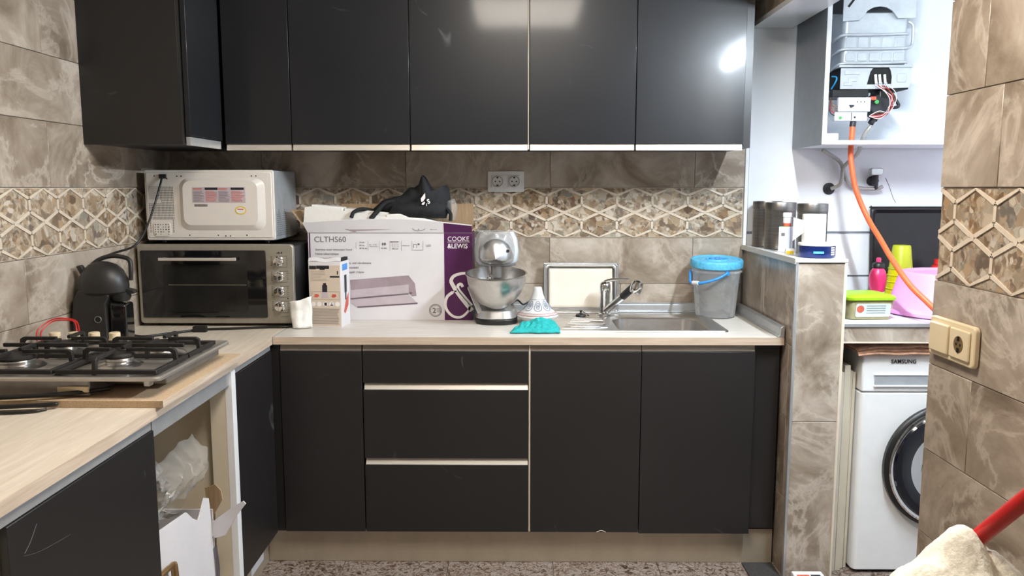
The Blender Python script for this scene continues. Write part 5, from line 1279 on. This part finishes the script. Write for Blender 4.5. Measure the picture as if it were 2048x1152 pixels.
# ================================================================== WASHING MACHINE
wm = thing('washing_machine', 'white front loading washing machine under the laundry shelf', 'washing machine', (1.566, 3.17, .0))
FY = -.28
MB().prism(rrect(-.3, .3, FY, .30, .02), .012, .70, 'z').build('body', 'whitegloss', wm, bevel=.004, smooth=40)
MB().prism([(FY + .001, .7035), (.30, .7035), (.30, .848), (FY + .018, .848), (FY + .004, .835)], -.3, .3, 'x').build('top_panel', 'whitegloss', wm, bevel=.006, seg=3, smooth=40)
dr = MB(); dr.prism([(FY - .001, .772), (FY - .001, .728), (FY + .002, .728), (FY + .018, .768)], -.255, -.02, 'x'); 
q = MB(); q.box(-.258, -.03, FY - .006, FY + .002, .724, .730); q.box(-.258, -.03, FY - .004, FY + .002, .767, .770); d_ = q.build('drawer', 'whitegloss', wm, bevel=.002)
q = MB(); q.prism([(FY - .0005, .7665), (FY - .0012, .731), (FY + .001, .731)], -.255, -.035, 'x'); q.build('drawer_recess', 'galv', d_)
text('SAMSUNG', .0195, 'inkdark', wm, (-.198, FY + .0005, .812), bold=.0005, spacing=1.05)
dc = (.028, .424)
def ring(prof, m, name, par, sm=40): 
    q = MB(); q.lathe(prof, 64, T=Matrix.Translation((dc[0], FY, dc[1])) @ Matrix.Rotation(PI / 2, 4, 'X')); return q.build(name, m, par, smooth=sm)
dd = ring([(.236, 0), (.240, .006), (.240, .022), (.232, .030), (.224, .032)], 'black', 'door', wm)
ring([(.2235, .030), (.226, .0345), (.220, .037), (.214, .034)], 'chrome', 'chrome_ring', dd)
ring([(.2135, .032), (.205, .040), (.19, .040), (.15, .036), (.14, .032)], 'darkglass', 'door_glass', dd)
ring([(.1395, .033), (.12, .03), (.08, .042), (0, .046)], mat('drum_window', (.008, .010, .013), .3, var=.6, scale=14, spec=.15), 'drum_window', dd)
MB().box(-.285, .285, -.26, .28, .0, .012).build('foot_base', 'black', wm)
cl = MB()
def towelpt(u, v): return (-.31 + .62 * u, -.262 + .40 * v, .012 + .010 * noise.noise(Vector((u * 7, v * 5, 0))) + .008 * abs(math.sin(u * 9)) * (1 - v) + (.0 if u > .08 else -.012 * (1 - u / .08)))
cl.grid(50, 20, towelpt)
fo_ = thing('folded_cloth', 'terracotta patterned cloth folded on top of the washing machine', 'cloth', (1.566, 3.17, .851))
for k in range(3): 
    c_ = MB(); c_.grid(50, 16, lambda u, v: (-.325 + .64 * u + .02 * noise.noise(Vector((v * 3, k, 0))) * (u < .3), -.297 + .42 * v + .006 * k, .004 + k * .009 - (.009 - .002 * k) * max(0, 1 - v * 12) ** 2 + .006 * noise.noise(Vector((u * 7, v * 4, k * 3.1))) * min(1, u * 4) - (.016 * (1 - u / .12) if u < .12 else 0) * (.4 if k == 0 else .7) + .004))
    c_.build('layer', 'terracotta', fo_, smooth=70, solid=.006)
for k, (x0, x1, h, y0) in enumerate(((1.188, 1.204, .775, 2.90), (1.207, 1.228, .800, 2.905), (1.231, 1.245, .775, 2.925), (1.248, 1.259, .77, 2.93))):
    pb_ = MB().box(x0, x1, y0, y0 + .5, .001, h).build('shelf_board', 'carcass' if k % 2 else 'edge', bevel=.001)
    tag(pb_, ['pale board standing against the tiled partition beside the washer', 'tallest pale board standing between partition and washer', 'thin pale board next to the tallest one beside the washer', 'thin pale board standing right against the washer side'][k], 'board', 'spare boards beside the washer')

# ================================================================== FOREGROUND AND FLOOR
mop = thing('mop', 'red handled mop leaning on the right wall with towel over it', 'mop', (.51, 1.89, 0))
q = MB(); a = Vector((.51, 1.89, .03)); b = Vector((.972, .735, 1.60)); q.cyl(a - Vector((.51, 1.89, 0)), b - Vector((.51, 1.89, 0)), .0135, n=18); q.build('handle', 'red', mop, smooth=40)
q = MB(); q.lathe([(0, .12), (.03, .12), (.045, .08), (.09, .03), (.12, .0), (0, 0)], 24, (.02, -.04, 0)); q.build('head', 'towel', mop, smooth=60)
tw = MB()
def tp2(u, v):
    x = .50 + .42 * u; y = 1.10 + .32 * v
    base = .884 - 1.0 * max(0, .712 - x) ** 1.12 * 1.15 - 1.15 * max(0, x - .735) ** 1.15 - 2.2 * abs(y - 1.235) ** 1.6 * 1.6
    f = .036 * noise.noise(Vector((x * 15, y * 11 + x * 9, 2))) + .010 * noise.noise(Vector((x * 31, y * 22, 5))) + .0035 * noise.noise(Vector((x * 120, y * 120, 9)))
    f -= .020 * math.exp(-((x - .770 - .35 * (1.22 - y)) / .012) ** 2) * (y < 1.26)
    return (x, y, base + f - .5 * max(0, .05 - min(u, 1 - u)) - .4 * max(0, .05 - min(v, 1 - v)))
tw.grid(110, 80, tp2)
tag(tw.build('towel', 'towel', smooth=80, solid=.006), 'crumpled cream terry towel draped over the red mop handle', 'towel')
tag(MB().box(.868, .984, 2.55, 2.962, .0005, .006).build('floor_mat', 'mesh_mat', bevel=.001), 'dark strip of floor mat at the foot of the partition', 'mat')
bx_ = thing('small_carton', 'small white box with dark red print on the floor by the partition', 'box', (1.055, 2.70, .001))
MB().box(-.055, .055, -.08, .09, 0, .056).build('carton', 'white', bx_, bevel=.004); MB().box(-.045, .0, .02, .06, .0562, .057).build('dark_print', 'redprint', bx_); MB().box(.005, .04, .02, .06, .0562, .057).build('dark_print', 'inkdark', bx_)
